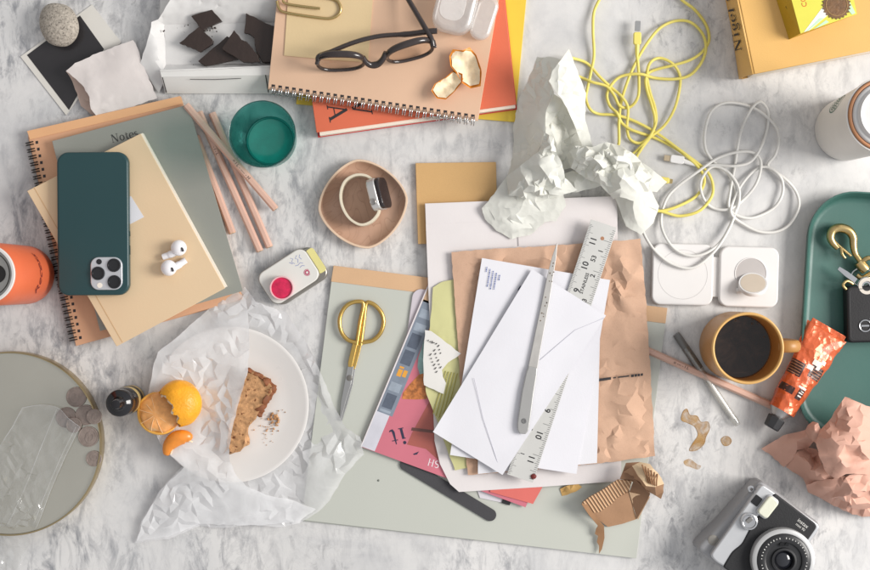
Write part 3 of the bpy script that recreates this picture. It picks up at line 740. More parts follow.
# ------------------------------------------------------------------ cables
def cable(path, r, m, parent, z0, amp, seed, flatz=None):
    P = []
    for i, p in enumerate(path):
        z = p[2] if len(p) > 2 else z0 + amp * (.5 + .5 * math.sin(i * 1.93 + seed) * math.cos(i * .71 + seed * 2))
        P.append((p[0], p[1], z))
    S = spline(P, 7)
    return mesh('cord', tube([W(p.x, p.y, max(r + .1, p.z)) for p in S], r, 8), m, parent, smooth=80)

YC = mat('yellow_cable', '#e2d36c', .5, bump=.1, bs=900, var=.04)
t = T('charging_cable', 'tangled pale yellow charging cable trailing out from the crumpled tissue', 'cable', (640, 90, 0))
E_ = [(668, 181, 5), (655, 178, 5), (643, 172, 4), (636, 160, 3), (642, 148), (652, 134), (655, 120), (652, 106), (647, 90), (646, 78), (652, 71), (674, 65), (690, 60), (702, 52), (709, 40), (706, 25), (695, 10), (682, 0), (672, -12)]
A_ = [(645, -40), (612, -30), (601, -4), (594, 12), (593, 30), (594, 55), (591, 72), (588, 86), (586, 98), (590, 109), (599, 114), (615, 115), (632, 120), (655, 132), (680, 150), (700, 165), (709, 174), (713, 186), (711, 198), (699, 211), (680, 216), (664, 212), (652, 209, 5)]
B_ = [(645, 206, 4), (650, 209, 6), (660, 211), (676, 207), (695, 197), (704, 184), (702, 172), (690, 159), (675, 148), (655, 138), (632, 130), (622, 123), (617, 113), (610, 106), (607, 95), (612, 84), (622, 76), (640, 74), (655, 78), (675, 79), (690, 75), (701, 63), (706, 48), (702, 33), (690, 22), (675, 21), (660, 28), (648, 42), (636, 62), (627, 83), (621, 103), (619, 122), (619, 142), (617, 150, 3)]
C_ = [(622, 158, 3), (634, 153), (648, 139), (664, 126), (674, 110), (679, 92), (680, 76), (673, 64), (660, 58), (650, 63), (647, 76), (650, 92), (655, 108), (656, 122), (650, 136), (640, 143), (630, 139), (627, 127), (628, 108), (622, 97), (612, 88), (600, 77), (588, 64), (576, 59), (566, 58, 12)]
D_ = [(562, 66, 14), (570, 74, 10), (580, 77), (592, 82), (606, 86), (614, 95), (620, 106), (630, 107), (638, 97), (639, 80), (638, 64, 5), (637, 56, 8), (637, 48, 9)]
cable(E_ + A_ + B_ + C_ + D_, 1.5, YC, t, 2.0, 5.5, 1)
pl = mesh('plug', prism(rrect(7.6, 12.5, 2, 5), -2.3, 2.3), YC, t, Fr(637.2, 38.5, 9.5, 0), bevel=.7)
mesh('plug_tip', prism(rrect(5.4, 10, .8, 3), -1.3, 1.3), STEEL, pl, Fr(637.6, 26, 9.5, -3), smooth=0)
mesh('strain_relief', tube([W(637.2, 44, 9.5), W(637.1, 50, 9.2), W(637, 55, 8)], [2.4, 2.1, 1.8], 8), YC, pl)
p2 = mesh('plug', prism(rrect(13, 6, 2, 5), -2, 2), YC, t, Fr(663, 180, 5.2, -8), bevel=.7)
mesh('plug_tip', prism(rrect(5, 4.6, 1, 3), -1.2, 1.2), BRASS, p2, Fr(670, 181.2, 5.2, -8), smooth=0)

WC = mat('white_cable', '#d9d7d2', .5, bump=.08, bs=900, var=.03)
t = T('charging_cable', 'coiled white charging cable looping over the white charger pad', 'cable', (730, 180, 0))
Pw = [(688, 163, 5), (700, 166), (716, 165), (735, 166), (750, 162), (760, 149), (767, 130), (768, 112), (760, 102), (750, 111), (740, 135), (735, 165), (730, 193), (729, 207), (736, 215), (752, 218), (771, 210), (781, 198), (783, 185), (779, 175), (767, 167), (755, 170), (742, 184), (733, 202), (731, 213), (740, 222), (757, 231), (775, 232), (790, 224), (799, 206), (795, 190), (783, 177), (768, 166), (775, 155), (779, 140), (775, 126), (762, 113), (745, 105), (725, 103), (711, 112), (705, 132), (706, 150), (716, 164), (729, 173), (738, 186), (739, 201), (733, 219), (722, 240, 8), (708, 252, 11), (692, 256, 11.5), (676, 250, 11), (665, 236, 9), (661, 220), (666, 200), (678, 186), (700, 170), (718, 158), (738, 152), (754, 153), (761, 163), (757, 182), (745, 198), (730, 209), (713, 208), (703, 197), (701, 181), (712, 167), (727, 172), (736, 192), (735, 214), (724, 238, 9), (710, 256, 11), (692, 268, 11.5), (672, 264, 11.5), (656, 252, 10), (645, 236, 6), (641, 222, 4)]
cable(Pw, 1.45, WC, t, 2.0, 5.5, 2.4)
pl = mesh('plug', prism(rrect(14, 8, 2, 5), -2.4, 2.4), WHITEPL, t, Fr(677, 159.5, 5, -9), bevel=.7)
mesh('plug_tip', prism(rrect(7, 5.5, .8, 3), -1.4, 1.4), mat('plug_gold', '#c9b79a', .35, metal=.8, bump=0), pl, Fr(667.5, 158.2, 5, -9), smooth=0)
mesh('strain_relief', tube([W(683, 160.8, 5), W(690, 163, 5), W(696, 165, 4.6)], [2.6, 2.2, 1.8], 8), WHITEPL, pl)

# ------------------------------------------------------------------ crumpled pale green tissue
TIS = mat('tissue_green', '#ecece5', .6, bump=.10, bs=200, var=.02, vs=20, trans=.30, crease=.18, cscale=75)
tis = [
 # shaded left panel standing up towards the fin
 crush([(537, 57, 36), (552, 57, 44), (561, 60, 50), (550, 80, 52), (554, 94, 46), (546, 112, 40), (545, 132, 42), (538, 152, 40), (520, 170, 24), (506, 178, 12), (511, 165, 8), (514, 142, 7), (513, 128, 8), (519, 99, 14), (529, 78, 24)],
       [(535, 76, 32), (536, 99, 28), (526, 100, 18), (538, 124, 36), (524, 130, 16), (528, 150, 20), (545, 84, 44), (541, 104, 34)], 3.6, 1.05, .22, 400, 2, .5, .015, 2.4, smooth=1),
 # bright fin folded over to the right
 crush([(569, 49, 62), (580, 78, 42), (586, 93, 30), (585, 118, 22), (593, 147, 22), (584, 151, 20), (577, 132, 26), (571, 118, 40), (566, 106, 50), (558, 94, 57), (549, 81, 58), (553, 70, 60), (561, 60, 61)],
       [(568, 70, 58), (572, 90, 48), (577, 108, 36), (560, 80, 59), (582, 130, 24)], 3.4, 1.07, .22, 400, 3, .4, .015, 2.6, smooth=1),
 # hollow behind it
 crush([(549, 92, 40), (560, 98, 34), (574, 116, 20), (588, 142, 8), (580, 166, 7), (556, 172, 7), (540, 150, 24), (543, 120, 34)],
       [(556, 106, 36), (553, 124, 26), (566, 130, 9), (562, 150, 7), (548, 132, 34), (558, 114, 28), (560, 122, 14)], 4.5, 1.06, .2, 400, 4, .3, .012, 2.4, smooth=0, floor=6),
 # lower left flap lying flat
 crush([(508, 175, 15), (494, 194, 14), (482, 208, 16), (485, 219, 13), (497, 231, 13), (512, 239, 12.5), (530, 235, 12.5), (545, 222, 14), (556, 221, 14), (566, 206, 17), (563, 192, 20), (530, 188, 22)],
       [(500, 205, 19), (520, 205, 22), (545, 205, 19), (510, 224, 17), (496, 218, 16), (535, 218, 14), (549, 212, 16)], 3.8, 1.05, .22, 400, 5, .5, .02, 1.6, floor=12.2),
 # ribbon of tissue between the two lumps
 crush([(556, 176, 12), (572, 171, 18), (590, 176, 22), (604, 185, 20), (590, 189, 16), (577, 192, 15), (560, 192, 13)], [(575, 180, 22), (590, 183, 19), (565, 184, 17)], 4, 1.04, .2, 300, 6, .3, .012, 1.6, floor=11),
 # crumpled left lump
 crush([(545, 133, 44), (553, 138, 50), (556, 152, 46), (562, 164, 42), (565, 178, 36), (577, 190, 27), (560, 196, 29), (545, 195, 32), (530, 199, 29), (509, 195, 24), (506, 178, 18), (520, 166, 30), (538, 152, 42)],
       [(540, 165, 46), (525, 178, 38), (548, 176, 46), (556, 186, 38), (535, 188, 40), (518, 188, 32), (549, 146, 54), (560, 178, 36), (530, 170, 34), (545, 186, 34)], 3.3, 1.21, .15, 600, 7, .3, .006, 4.6, fscale=.05, smooth=0, floor=11),
 # crumpled right lump
 crush([(566, 155, 26), (575, 146, 34), (592, 147, 32), (606, 142, 30), (622, 146, 26), (636, 156, 24), (648, 171, 22), (655, 183, 20), (646, 195, 28), (634, 201, 32), (620, 197, 38), (613, 199, 28), (600, 184, 36), (585, 178, 30), (571, 168, 32)],
       [(578, 160, 44), (590, 158, 52), (605, 154, 46), (620, 158, 54), (636, 172, 44), (598, 172, 44), (622, 178, 54), (610, 186, 38), (634, 188, 40), (612, 168, 42), (588, 170, 38), (602, 166, 52), (645, 183, 34), (630, 166, 40)], 3.4, 1.21, .15, 600, 8, .3, .006, 5.0, fscale=.045, smooth=0, floor=11),
 # lower right panel and tail
 crush([(611, 191, 16), (634, 199, 27), (650, 188, 22), (659, 206, 9), (653, 223, 10), (641, 235, 12.5), (626, 226, 13), (618, 205, 14)], [(634, 208, 26), (630, 218, 16), (646, 208, 20), (640, 224, 17), (622, 204, 15)], 4.6, 1.02, .25, 300, 9, .4, .015, 1.6, floor=9),
 crush([(643, 163, 16), (654, 171, 16), (667, 182, 9), (657, 192, 10), (646, 190, 18)], [(654, 180, 18)], 4, 1.04, .2, 250, 10, .3, .012, 1.2, floor=4)]
tis = cat(*tis)
tag(mesh('crumpled_tissue', tis, TIS, smooth=30, solid=.15, dec=.5), 'large crumpled pale green tissue paper beside the yellow cable', 'tissue paper')

# ------------------------------------------------------------------ left stack: notebooks, phone, earbuds, pencils
t = T('spiral_notebook', 'peach brown notebook with dark wire binding at the bottom of left stack', 'notebook', (130, 220, 0))
CRAFT = mat('tan_cover', '#d3a27f', .55, bump=.12, bs=500, var=.05, vs=12)
mesh('back_cover', pslab([(28, 137), (181, 98), (243, 300), (76, 346)], .3, 1.2), CRAFT, t, smooth=0)
mesh('page_block', pslab([(32, 137), (180, 100), (241, 299), (79, 344)], 1.3, 8), mat('brown_pages', '#d0b193', .8, bump=.3, bs=900), t, smooth=0)
mesh('cover', pslab([(28, 135), (181, 96.5), (243, 299), (76, 346)], 8, 9.3), CRAFT, t, smooth=0, bevel=.25)
mesh('fold_over_flap', pslab([(27, 131), (180, 96), (183, 103.5), (30, 139.5)], 9.4, 10), mat('peach_edge', '#e0ac7e', .5, bump=.08, var=.04), t, smooth=0)
mesh('spiral_binding', wire_binding((30, 140), (75, 342), 9.4, .8, 30, 5, .65, (-.976, .218)), DARKW, t, smooth=80)
gs = []
for i in range(30):
    u = (i + .5) / 30; x = 30 + 45 * u + 6; y = 140 + 202 * u - 1; gs.append(pslab([(x - 1.3, y - 1.3), (x + 1.3, y - 1.6), (x + 1.5, y + 1.3), (x - 1.1, y + 1.6)], 9.2, 9.42))
mesh('binding_holes', cat(*gs), INK, t, smooth=0)

SAGE = mat('sage_cover', '#8e8f87', .5, bump=.1, bs=600, var=.05, vs=9)
t = T('soft_notebook', 'dark sage green notebook titled Notes under the beige notebook', 'notebook', (150, 210, 10))
mesh('page_block', pslab([(55, 142), (187, 107), (241, 290), (102, 329)], 10.2, 16), PAGES, t, smooth=0)
mesh('cover', pslab([(52, 141), (188, 104.5), (243, 291), (100, 331)], 16, 17), SAGE, t, smooth=0, bevel=.3)
lettering('Notes', 7.8, Fr(125, 135.5, 17.15, 14), mat('dark_ink', '#3c3d3b', .6, bump=0), t)

BEI = mat('beige_cover', '#dabf9b', .55, bump=.12, bs=500, var=.025, vs=10)
t = T('soft_notebook', 'beige softcover notebook under the dark green phone and earbuds', 'notebook', (126, 240, 17))
q = [(141.5, 132), (226.5, 288), (116.5, 346), (27, 191)]
mesh('page_block', pslab([(142.5, 133), (226.5, 286.5), (117, 345), (29, 191)], 17.2, 25), PAGES, t, smooth=0)
mesh('cover', pslab([(140.5, 133.5), (225, 288.2), (116.5, 346.5), (27, 191)], 25, 26.2), BEI, t, smooth=0, bevel=.4)
mesh('spine_groove', pslab([(33.5, 187.5), (34.3, 187.1), (122.8, 342.2), (122, 342.6)], 26.2, 26.35), mat('groove', '#c7a57c', .7, bump=0), t, smooth=0)
tag(mesh('paper_label', pslab([(126, 198), (131, 196), (144, 217), (131.5, 223.5), (126, 226)], 26.4, 26.6), WHITEP, smooth=0), 'small white paper label peeking out from under the phone', 'label')

t = T('smartphone', 'dark green phone lying face down with a three lens camera', 'phone', (95, 224, 26))
PG = mat('phone_green', '#1f4043', .32, bump=.03, bs=200, var=.04, vs=8)
M = Fr(95, 224, 26.5, .4)
mesh('case_body', prism(rrect(70.0, 140, 11, 10), 0, 9.5), PG, t, M, bevel=2.2, seg=4)
for yy, ll in ((-26, 9), (-10, 5)): mesh('side_button', box(35.1, yy, 5, 1.0, ll, 3), mat('button_green', '#17302f', .35), t, M, smooth=0, bevel=.3)
Mc = Fr(106.8, 273.5, 36, .4)
cb = mesh('camera_bump', prism(rrect(31, 32, 8, 8), -1, 2.0), mat('camera_silver', '#c9ccd0', .28, metal=.5, bump=.0, var=.03), t, Mc, bevel=.8, seg=3)
for (x, y) in ((-8, 0.2), (7.5, 8), (7.8, -8.3)):
    mesh('camera_lens', lathe([(6.6, 1.9), (6.6, 3.2), (6.2, 3.6), (5.2, 3.6), (5.0, 3.0), (3, 2.8), (0, 2.8)], 32), mat('lens_black', '#1c1d20', .15, bump=0, var=.2), cb, Mc @ Matrix.Translation((x, y, 0)), smooth=40)
mesh('small_sensor', lathe([(2.7, 1.9), (2.7, 2.4), (0, 2.4)], 24), mat('lens_black', '#1c1d20', .15), cb, Mc @ Matrix.Translation((-7, 11.5, 0)), smooth=40)
mesh('flash', lathe([(2.6, 1.9), (2.6, 2.3), (0, 2.4)], 24), mat('flash_cream', '#e8e2d6', .3, bump=0), cb, Mc @ Matrix.Translation((-6.5, -11.5, 0)), smooth=40)

EARB = mat('earbud_white', '#eceaec', .2, bump=0, var=.01, coat=.3)
for (px, py, hx, hy, bx, by, lab) in ((179.5, 249, 180, 248, 163, 257, 'upper white wireless earbud with its stem pointing left'), (169, 269, 170, 268, 186, 260, 'lower white wireless earbud with its stem pointing right')):
    t = T('earbud', lab, 'earbud', (px, py, 26.2), 'pair of white wireless earbuds on the beige notebook')
    g = lathe([(0, 0)] + [(math.sin(PI * k / 12) * (7.2 + .7 * math.sin(PI * k / 12)), 6.8 - 6.8 * math.cos(PI * k / 12)) for k in range(1, 12)] + [(0, 13.6)], 28)
    mesh('bud', g, EARB, t, Fr(hx, hy, 26.5), smooth=80)
    mesh('stem', tube([W(*p) for p in spline([(hx, hy, 34), ((hx * 2 + bx) / 3, (hy * 2 + by) / 3 + 1.5, 32), ((hx + 2 * bx) / 3, (hy + 2 * by) / 3 + 1, 30.2), (bx, by, 29.4)], 5)], [4.4] * 5 + [3.7] * 5 + [3.2] * 6, 12), EARB, t, smooth=80)
    mesh('speaker_mesh', prism(rrect(2.2, 4.6, 1.1, 5), 0, .5), INK, t, Fr(hx + 2.4, hy + 1.5, 39.1, 20, ('Y', 22)), smooth=0)

PENW = mat('pencil_rose', '#d3ac9a', .45, bump=.05, var=.05, vs=40); PENT = mat('pencil_cut', '#d9b38d', .7, bump=.3, bs=900); LEAD = mat('pencil_lead', '#2c2a2b', .5)
def pencil(a, b, label, group=None, marks=None, r=3.75):
    A, B = W(*a), W(*b); d = (B - A).normalized()
    t = T('pencil', label, 'pencil', ((A + B) / 2), group)
    mesh('barrel', tube([A, B], r, 6), PENW, t, smooth=0, bevel=.4)
    mesh('cut_end', tube([B - d * .02, B + d * .35], r * .86, 18), PENT, t, smooth=0); mesh('lead', tube([B + d * .3, B + d * .55], 1.1, 10), LEAD, t, smooth=0)
    if marks:
        pos, s, size = marks; ang = math.degrees(math.atan2(B.y - A.y, B.x - A.x)); p = A + (B - A) * pos
        g = text_geo(s, size); up = Vector((0, 0, 1)); xv = d; yv = up.cross(xv).normalized(); zv = xv.cross(yv)
        p = p + zv * (r * .92)
        mesh('printed_mark', g, INK, t, Matrix(((xv.x, yv.x, zv.x, p.x), (xv.y, yv.y, zv.y, p.y), (xv.z, yv.z, zv.z, p.z), (0, 0, 0, 1))), smooth=0)
    return t
GP = 'rose wood pencils lying between the left notebooks and teal glass'
pencil((199, 112, 4), (260, 251, 4), 'rose pencil with dark print, middle of the three parallel ones', GP, (.28, '- I - L', 4.2))
pencil((212, 113, 4.2), (269.5, 247, 4.2), 'plain rose pencil passing closest to the teal glass base', GP)
pencil((196, 136, 4), (232.5, 233, 4), 'shorter rose pencil tucked against the sage notebook edge', GP)
pencil((186, 105, 17), (275.5, 209, 9.5), 'rose pencil lying crosswise on top of the other three', GP, (.62, '= I L - ---- - H', 4.4))
pencil((640, 347, 4), (776, 407.5, 4), 'rose pencil lying across the clear pen below the mug', None, (.30, 'o --- - I L', 4.4))

# ------------------------------------------------------------------ teal glass
t = T('drinking_glass', 'teal drinking glass standing beside the rose pencils', 'glass', (271.5, 142, 0))
TEAL = glassy('teal_glass', '#9fd3cf', .06, .03); TEALB = glassy('teal_base', '#52bdb3', .10, .06)
M = Fr(271.5, 142, 0)
mesh('bowl', lathe([(24.5, 9), (25.5, 10), (28, 30), (30, 55), (31.6, 78), (31.9, 80), (31.2, 80.8), (30.2, 80), (29.6, 74), (28, 52), (26, 30), (23.6, 11), (22, 8.5)], 72), TEAL, t, M, smooth=60)
mesh('lip', lathe([(31.0, 79.6), (31.9, 79.8), (31.5, 80.9), (31.0, 80.6), (31.0, 79.6)], 72), mat('teal_lip', '#1d5a57', .1, bump=0, coat=.4), t, M, smooth=60)
mesh('foot_ring', tube([M @ Vector((23.3 * math.cos(2 * PI * k / 60), 23.3 * math.sin(2 * PI * k / 60), 9.6)) for k in range(60)], 1.1, 8, True), mat('teal_deep', '#0f7a72', .08, bump=0, coat=.4), t)
mesh('base', lathe([(0, .6), (20, .6), (22, 1.5), (24.5, 6), (24.7, 9), (22.5, 8.6), (18, 6), (0, 5.2)], 72), mat('teal_base_solid', '#14998c', .12, bump=.0, var=.15, vs=50, coat=.4), t, M, smooth=60)

# ------------------------------------------------------------------ orange can
t = T('drink_can', 'orange beverage can with silver rim at the left edge', 'can', (28, 275, 0))
M = Fr(28, 275, 0)
mesh('can_body', lathe([(0, 3), (20, 3), (22, .4), (24, .6), (28, 6), (29, 10), (29.2, 118), (28, 128), (25.8, 138)], 72), mat('can_orange', '#dd6c44', .42, bump=.02, var=.02), t, M, smooth=50)
WR = mat('white_rim', '#e6e2de', .3, metal=.2, bump=0)
mesh('rim', lathe([(25.8, 138), (27, 141), (27.2, 143), (26.4, 144.2), (24.4, 144), (23.6, 141)], 72), WR, t, M, smooth=60)
lid = mesh('lid', lathe([(23.8, 141), (22.6, 137), (21, 137), (20.4, 139), (0, 139.4)], 72), mat('can_silver', '#a9a7a2', .32, metal=.8, bump=0), t, M, smooth=50)
mesh('opening', prism([(x * 1.0, y * 1.0) for x, y in circ(8.5, 32, 9, 0)], 139.3, 139.8), mat('dark_hole', '#141210', .6, bump=0), lid, M, smooth=0)
V = []
g = text_geo('Recess', 16, .45, .95)
for x, y, *_ in g[0]:
    a = x / 29.3; V.append((29.4 * math.cos(a), 29.4 * math.sin(a), 62 + y))
mesh('script', (V, g[1]), mat('maroon_ink', '#7a2b2b', .5, bump=0), t, M, smooth=60)

# ------------------------------------------------------------------ mirror tray, coins, cellophane
t = T('mirror_tray', 'round mirror tray with brass rim holding the coins', 'tray', (14, 442, 0))
M = Fr(14, 442, 0)
mesh('rim', lathe([(84, .3), (90.5, .3), (91, 1), (91, 18), (90.7, 18.4), (89.7, 18.4), (89.5, 15), (84, 15), (84, .3)], 120), mat('rim_gold', '#b5a37e', .34, metal=1, bump=.05, var=.08), t, M, smooth=40)
mesh('mirror', lathe([(0, 14.9), (89.4, 14.9), (89.4, 16), (0, 16)], 120), mat('mirror_plate', '#c4c1b5', .16, metal=.8, bump=.015, bs=30, var=.06, vs=9), t, M, smooth=40)
COIN = mat('coin_silver', '#8e8078', .48, metal=.2, bump=.9, bs=330, var=.15, vs=120)
def coin(x, y, z, r, lab):
    t = T('coin', lab, 'coin', (x, y, z), 'coins scattered on the mirror tray')
    M = Fr(x, y, z, (x * 37 + y * 11) % 360)
    mesh('disc', lathe([(0, 0), (r - .4, 0), (r, .4), (r, 1.5), (r - .3, 1.8), (r - 1, 1.8), (r - 1.3, 1.5), (0, 1.5)], 40), COIN, t, M, smooth=40)
    mesh('relief', cat(strip(arc(-.2 * r, 0, .35 * r, .48 * r, 20, 340, 14), .22 * r, 1.66), strip([(-.1 * r, -.5 * r), (.1 * r, -.1 * r), (.05 * r, .35 * r)], [.3 * r, .4 * r, .25 * r], 1.7), strip(arc(0, 0, .78 * r, .78 * r, 20, 140, 12), .12 * r, 1.62), strip(arc(0, 0, .78 * r, .78 * r, 200, 300, 12), .12 * r, 1.62)), COIN, t, M, smooth=0, solid=-.15)
coin(76.5, 397, 16.1, 10, 'uppermost coin on the round mirror tray')
coin(86, 415, 16.1, 10.2, 'middle coin with smaller coin overlapping its right side')
coin(94.5, 416.5, 18.1, 7.6, 'small coin leaning over the middle coin toward brass rim')
coin(66.5, 417.5, 16.1, 10.2, 'coin half covered by the corner of the cellophane')
coin(88.5, 436.5, 16.1, 10.2, 'dark edged coin below the middle pair beside cellophane corner')
coin(94, 458.5, 16.1, 7.8, 'small lone coin lowest on the mirror tray')
coin(74, 425, 18.1, 7.6, 'small coin under cellophane corner resting on a larger coin')
CEL = film('cellophane', '#fdfdfc', .10, rough=.09, gloss=.13, bump=.3, bs=90, white='#ffffff', opv=.05, crease=.30, cscale=60)
o3 = [(22, 408, 21), (40, 405, 22), (58, 408, 22), (68, 418, 21), (80, 427, 21), (66, 455, 20), (52, 487, 19), (38, 524, 18), (33, 532, 14), (24, 556, 3), (16, 580, 2), (-25, 585, 2), (-20, 520, 18), (-10, 460, 20), (10, 430, 20)]
t = T('cellophane_bag', 'clear crinkled cellophane bag hanging over the mirror tray edge', 'bag', (40, 480, 16))
mesh('film', crush(o3, [(40, 430, 22), (50, 450, 21), (30, 470, 22), (20, 500, 21), (0, 520, 20), (10, 455, 21), (10, 550, 5), (30, 510, 19.5)], 4.5, 1.04, .15, 300, 31, .3, .01, 1.2), CEL, t, smooth=13, dec=.5)
SEAM = film('cellophane_seam', '#ffffff', .30, rough=.1, gloss=.2, bump=.1, bs=200, white='#ffffff', opv=.1)
for P in ([(80, 427, 21.6), (66, 455, 20.8), (52, 487, 20), (38, 524, 19), (33, 532, 14.6)], [(76, 427, 21.8), (62, 455, 21), (48, 487, 20.2), (34, 523, 19)], [(57, 409, 23), (40, 450, 22.4), (24, 490, 21.4), (8, 524, 20)], [(22, 409, 21.8), (14, 424, 21.2), (4, 440, 21)], [(22, 408, 21.6), (40, 405, 22.6), (58, 408, 22.6), (68, 418, 21.8), (80, 427, 21.6)]):
    mesh('seam', tube([W(p.x, p.y, p.z) for p in spline(P, 5)], .22, 5, flat=.6), SEAM, t)

# ------------------------------------------------------------------ dropper bottle
t = T('dropper_bottle', 'small dark dropper bottle with gold label next to orange', 'bottle', (132, 398.5, 0))
M = Fr(132, 398.5, 0)
mesh('bottle_body', lathe([(0, .4), (12, .4), (13.4, 2), (13.5, 36), (12.5, 42), (9, 46)], 48), mat('amber_glass', '#1d1a1a', .12, bump=0, var=.2, coat=.3), t, M, smooth=50)
mesh('label', lathe([(13.62, 4), (13.62, 33)], 48), mat('gold_label', '#d6bd7e', .4, metal=.35, bump=.05), t, M, smooth=60)
mesh('label_print', lathe([(13.7, 12), (13.7, 22)], 48), mat('label_ink', '#3a3226', .5, bump=0), t, M, smooth=60)
cp = mesh('cap', lathe([(12.4, 46), (13, 47), (13, 60), (12, 62), (8, 63.5), (6, 66), (5.6, 72), (4.2, 77), (0, 78.4)], 48), mat('gloss_black', '#1b1a1d', .12, bump=0, var=.2), t, M, smooth=50)

# ------------------------------------------------------------------ plate, wax paper, bread, orange
t = T('plate', 'white round plate under the waxed paper and bread crust', 'plate', (232, 404, 0))
M = Fr(232, 404, 1.2)
mesh('dish', lathe([(0, 1.5), (45, 1.5), (47, .3), (52, .3), (60, 3), (74, 7.5), (77.4, 9.2), (77.6, 9.8), (76.8, 10.1), (74, 9.4), (60, 5.6), (50, 4.4), (0, 4.2)], 96), mat('plate_white', '#dedad6', .3, bump=.01, var=.012), t, M, smooth=50)
WAX = film('waxed_paper', '#fcfbfc', .50, rough=.18, gloss=.11, bump=.2, bs=60, white='#ffffff', opv=.10, crease=.16, cscale=34)
t = T('waxed_paper_bag', 'translucent white waxed paper bag spread over and under the plate', 'paper bag', (235, 410, 0))
o1 = [(236, 289, 4), (245, 287, 7), (256, 302, 8), (286, 312, 6), (306, 342, 7), (322, 376, 7), (336, 410, 8), (346, 428, 9), (360, 437, 10), (364, 454, 9), (345, 474, 9), (330, 500, 8), (318, 512, 6), (300, 523, 5), (280, 527, 6), (250, 525, 7), (225, 528, 5), (200, 526, 4), (168, 539, 5), (135, 543, 3), (142, 520, 4), (160, 490, 6), (182, 467, 5), (200, 455, 1), (205, 440, .8), (190, 400, .8), (190, 360, .8), (202, 318, 2)]
a1 = [(232, 404, .8), (262, 410, .8), (240, 440, .8), (240, 365, .8), (270, 380, .8), (300, 360, 1), (320, 400, 4), (305, 440, 1.5), (330, 450, 8), (345, 450, 6), (310, 490, 9), (290, 505, 4), (260, 505, 10), (225, 505, 4), (190, 505, 9), (165, 520, 4), (240, 490, 8), (200, 485, 6), (280, 330, 2), (250, 310, 5), (335, 430, 4), (295, 475, 3), (312, 470, 10)]
mesh('back_layer', crush(o1, a1, 5.0, 1.032, .2, 400, 41, .4, .008, 5.0, fscale=.032, floor=.9), WAX, t, smooth=20, dec=.45)
o2 = [(153, 368, 18), (158, 352, 17), (176, 338, 17), (204, 313, 9), (220, 300, 8), (236, 290, 9), (246, 300, 14), (249, 322, 21), (249, 345, 26), (248, 371, 29), (240, 398, 29), (233, 425, 28), (229, 450, 27), (230, 462, 24), (236, 475, 20), (246, 486, 17), (266, 495, 13), (292, 500, 10), (316, 509, 8), (300, 521, 7), (264, 525, 8), (228, 525, 8), (200, 524, 7), (168, 537, 8), (137, 541, 6), (143, 520, 8), (161, 490, 10), (184, 467, 18), (171, 456, 18), (160, 443, 18), (151, 420, 18), (148, 395, 18)]
a2 = [(180, 380, 16), (200, 400, 15), (180, 420, 16), (205, 430, 17), (210, 360, 17), (225, 390, 22), (235, 350, 23), (230, 325, 19), (215, 455, 19), (200, 470, 19), (205, 340, 18), (220, 480, 19), (190, 490, 14), (175, 510, 13), (205, 500, 14), (215, 515, 9), (250, 508, 12), (285, 511, 9), (160, 525, 8), (241, 370, 30), (222, 432, 25), (195, 350, 18), (170, 360, 18), (230, 412, 27), (238, 330, 20), (165, 460, 18), (190, 462, 18)]
mesh('front_layer', crush(o2, a2, 4.6, 1.028, .2, 400, 43, .4, .009, 4.6, fscale=.036, floor=3), film('waxed_paper_thick', '#f6f5f6', .60, rough=.18, gloss=.10, bump=.2, bs=60, white='#ffffff', opv=.10, crease=.16, cscale=34), t, smooth=20, dec=.42)

t = T('bread_crust', 'bitten brown bread crust sticking out of waxed paper', 'bread', (250, 410, 6))
po = [(248, 370), (256, 374), (266, 380), (272, 387), (271, 393), (265, 402), (259, 412), (253, 422), (247, 428), (245, 438), (243.5, 446), (240.5, 451.5), (235, 453), (230, 452), (227, 440), (230, 425), (236, 405), (241, 390)]
CRUMB = mat('bread_crumb', '#b98c62', .9, bump=.8, bs=330, var=.36, vs=240, speck=210, speckcol='#6a3f22')
CRUST = mat('bread_crust', '#7f4a29', .7, bump=.8, bs=240, var=.22, vs=120)
mesh('crumb', crumple([(x, y, 20 + 1.2 * math.sin(i * 2.1)) for i, (x, y) in enumerate(po)], [(255, 385, 19), (248, 405, 18.5), (240, 430, 19), (236, 445, 19.5), (262, 390, 19)], 90, .8, 2.0, 9, jitter=.45, split=3), CRUMB, t, smooth=40, solid=13, sub=1)
ed = [(247, 369.5, 17), (252, 372, 17), (258, 375, 17), (263, 378, 17), (267.5, 381, 17), (272.5, 387, 17), (272, 392, 17), (269, 397, 17), (265, 404, 17), (261, 410, 17), (257, 416, 16)]
mesh('crust', tube([W(x + .8 * math.sin(i), y, z + math.sin(i * 1.3)) for i, (x, y, z) in enumerate([tuple(p) for p in spline(ed, 4)])], [1.9 + .5 * math.sin(i * .9) + .4 * math.sin(i * 2.3) for i in range(41)], 8, flat=2.2), CRUST, t, smooth=70)
crumbs('bread_crumbs', [(275, 419, 6.2, 1.5, 26, 2.6), (273, 427, 6.2, 1.0, 14, 3.4), (264, 432, 6.2, .8, 12, 4), (267, 441, 6.2, .7, 8, 4), (245, 479, 9, 1.2, 5, 1), (262, 400, 6.2, .6, 8, 10), (280, 410, 6.2, .8, 5, 3)], CRUMB, 'scattered brown bread crumbs on the plate beside the crust', 'crumbs', 8)

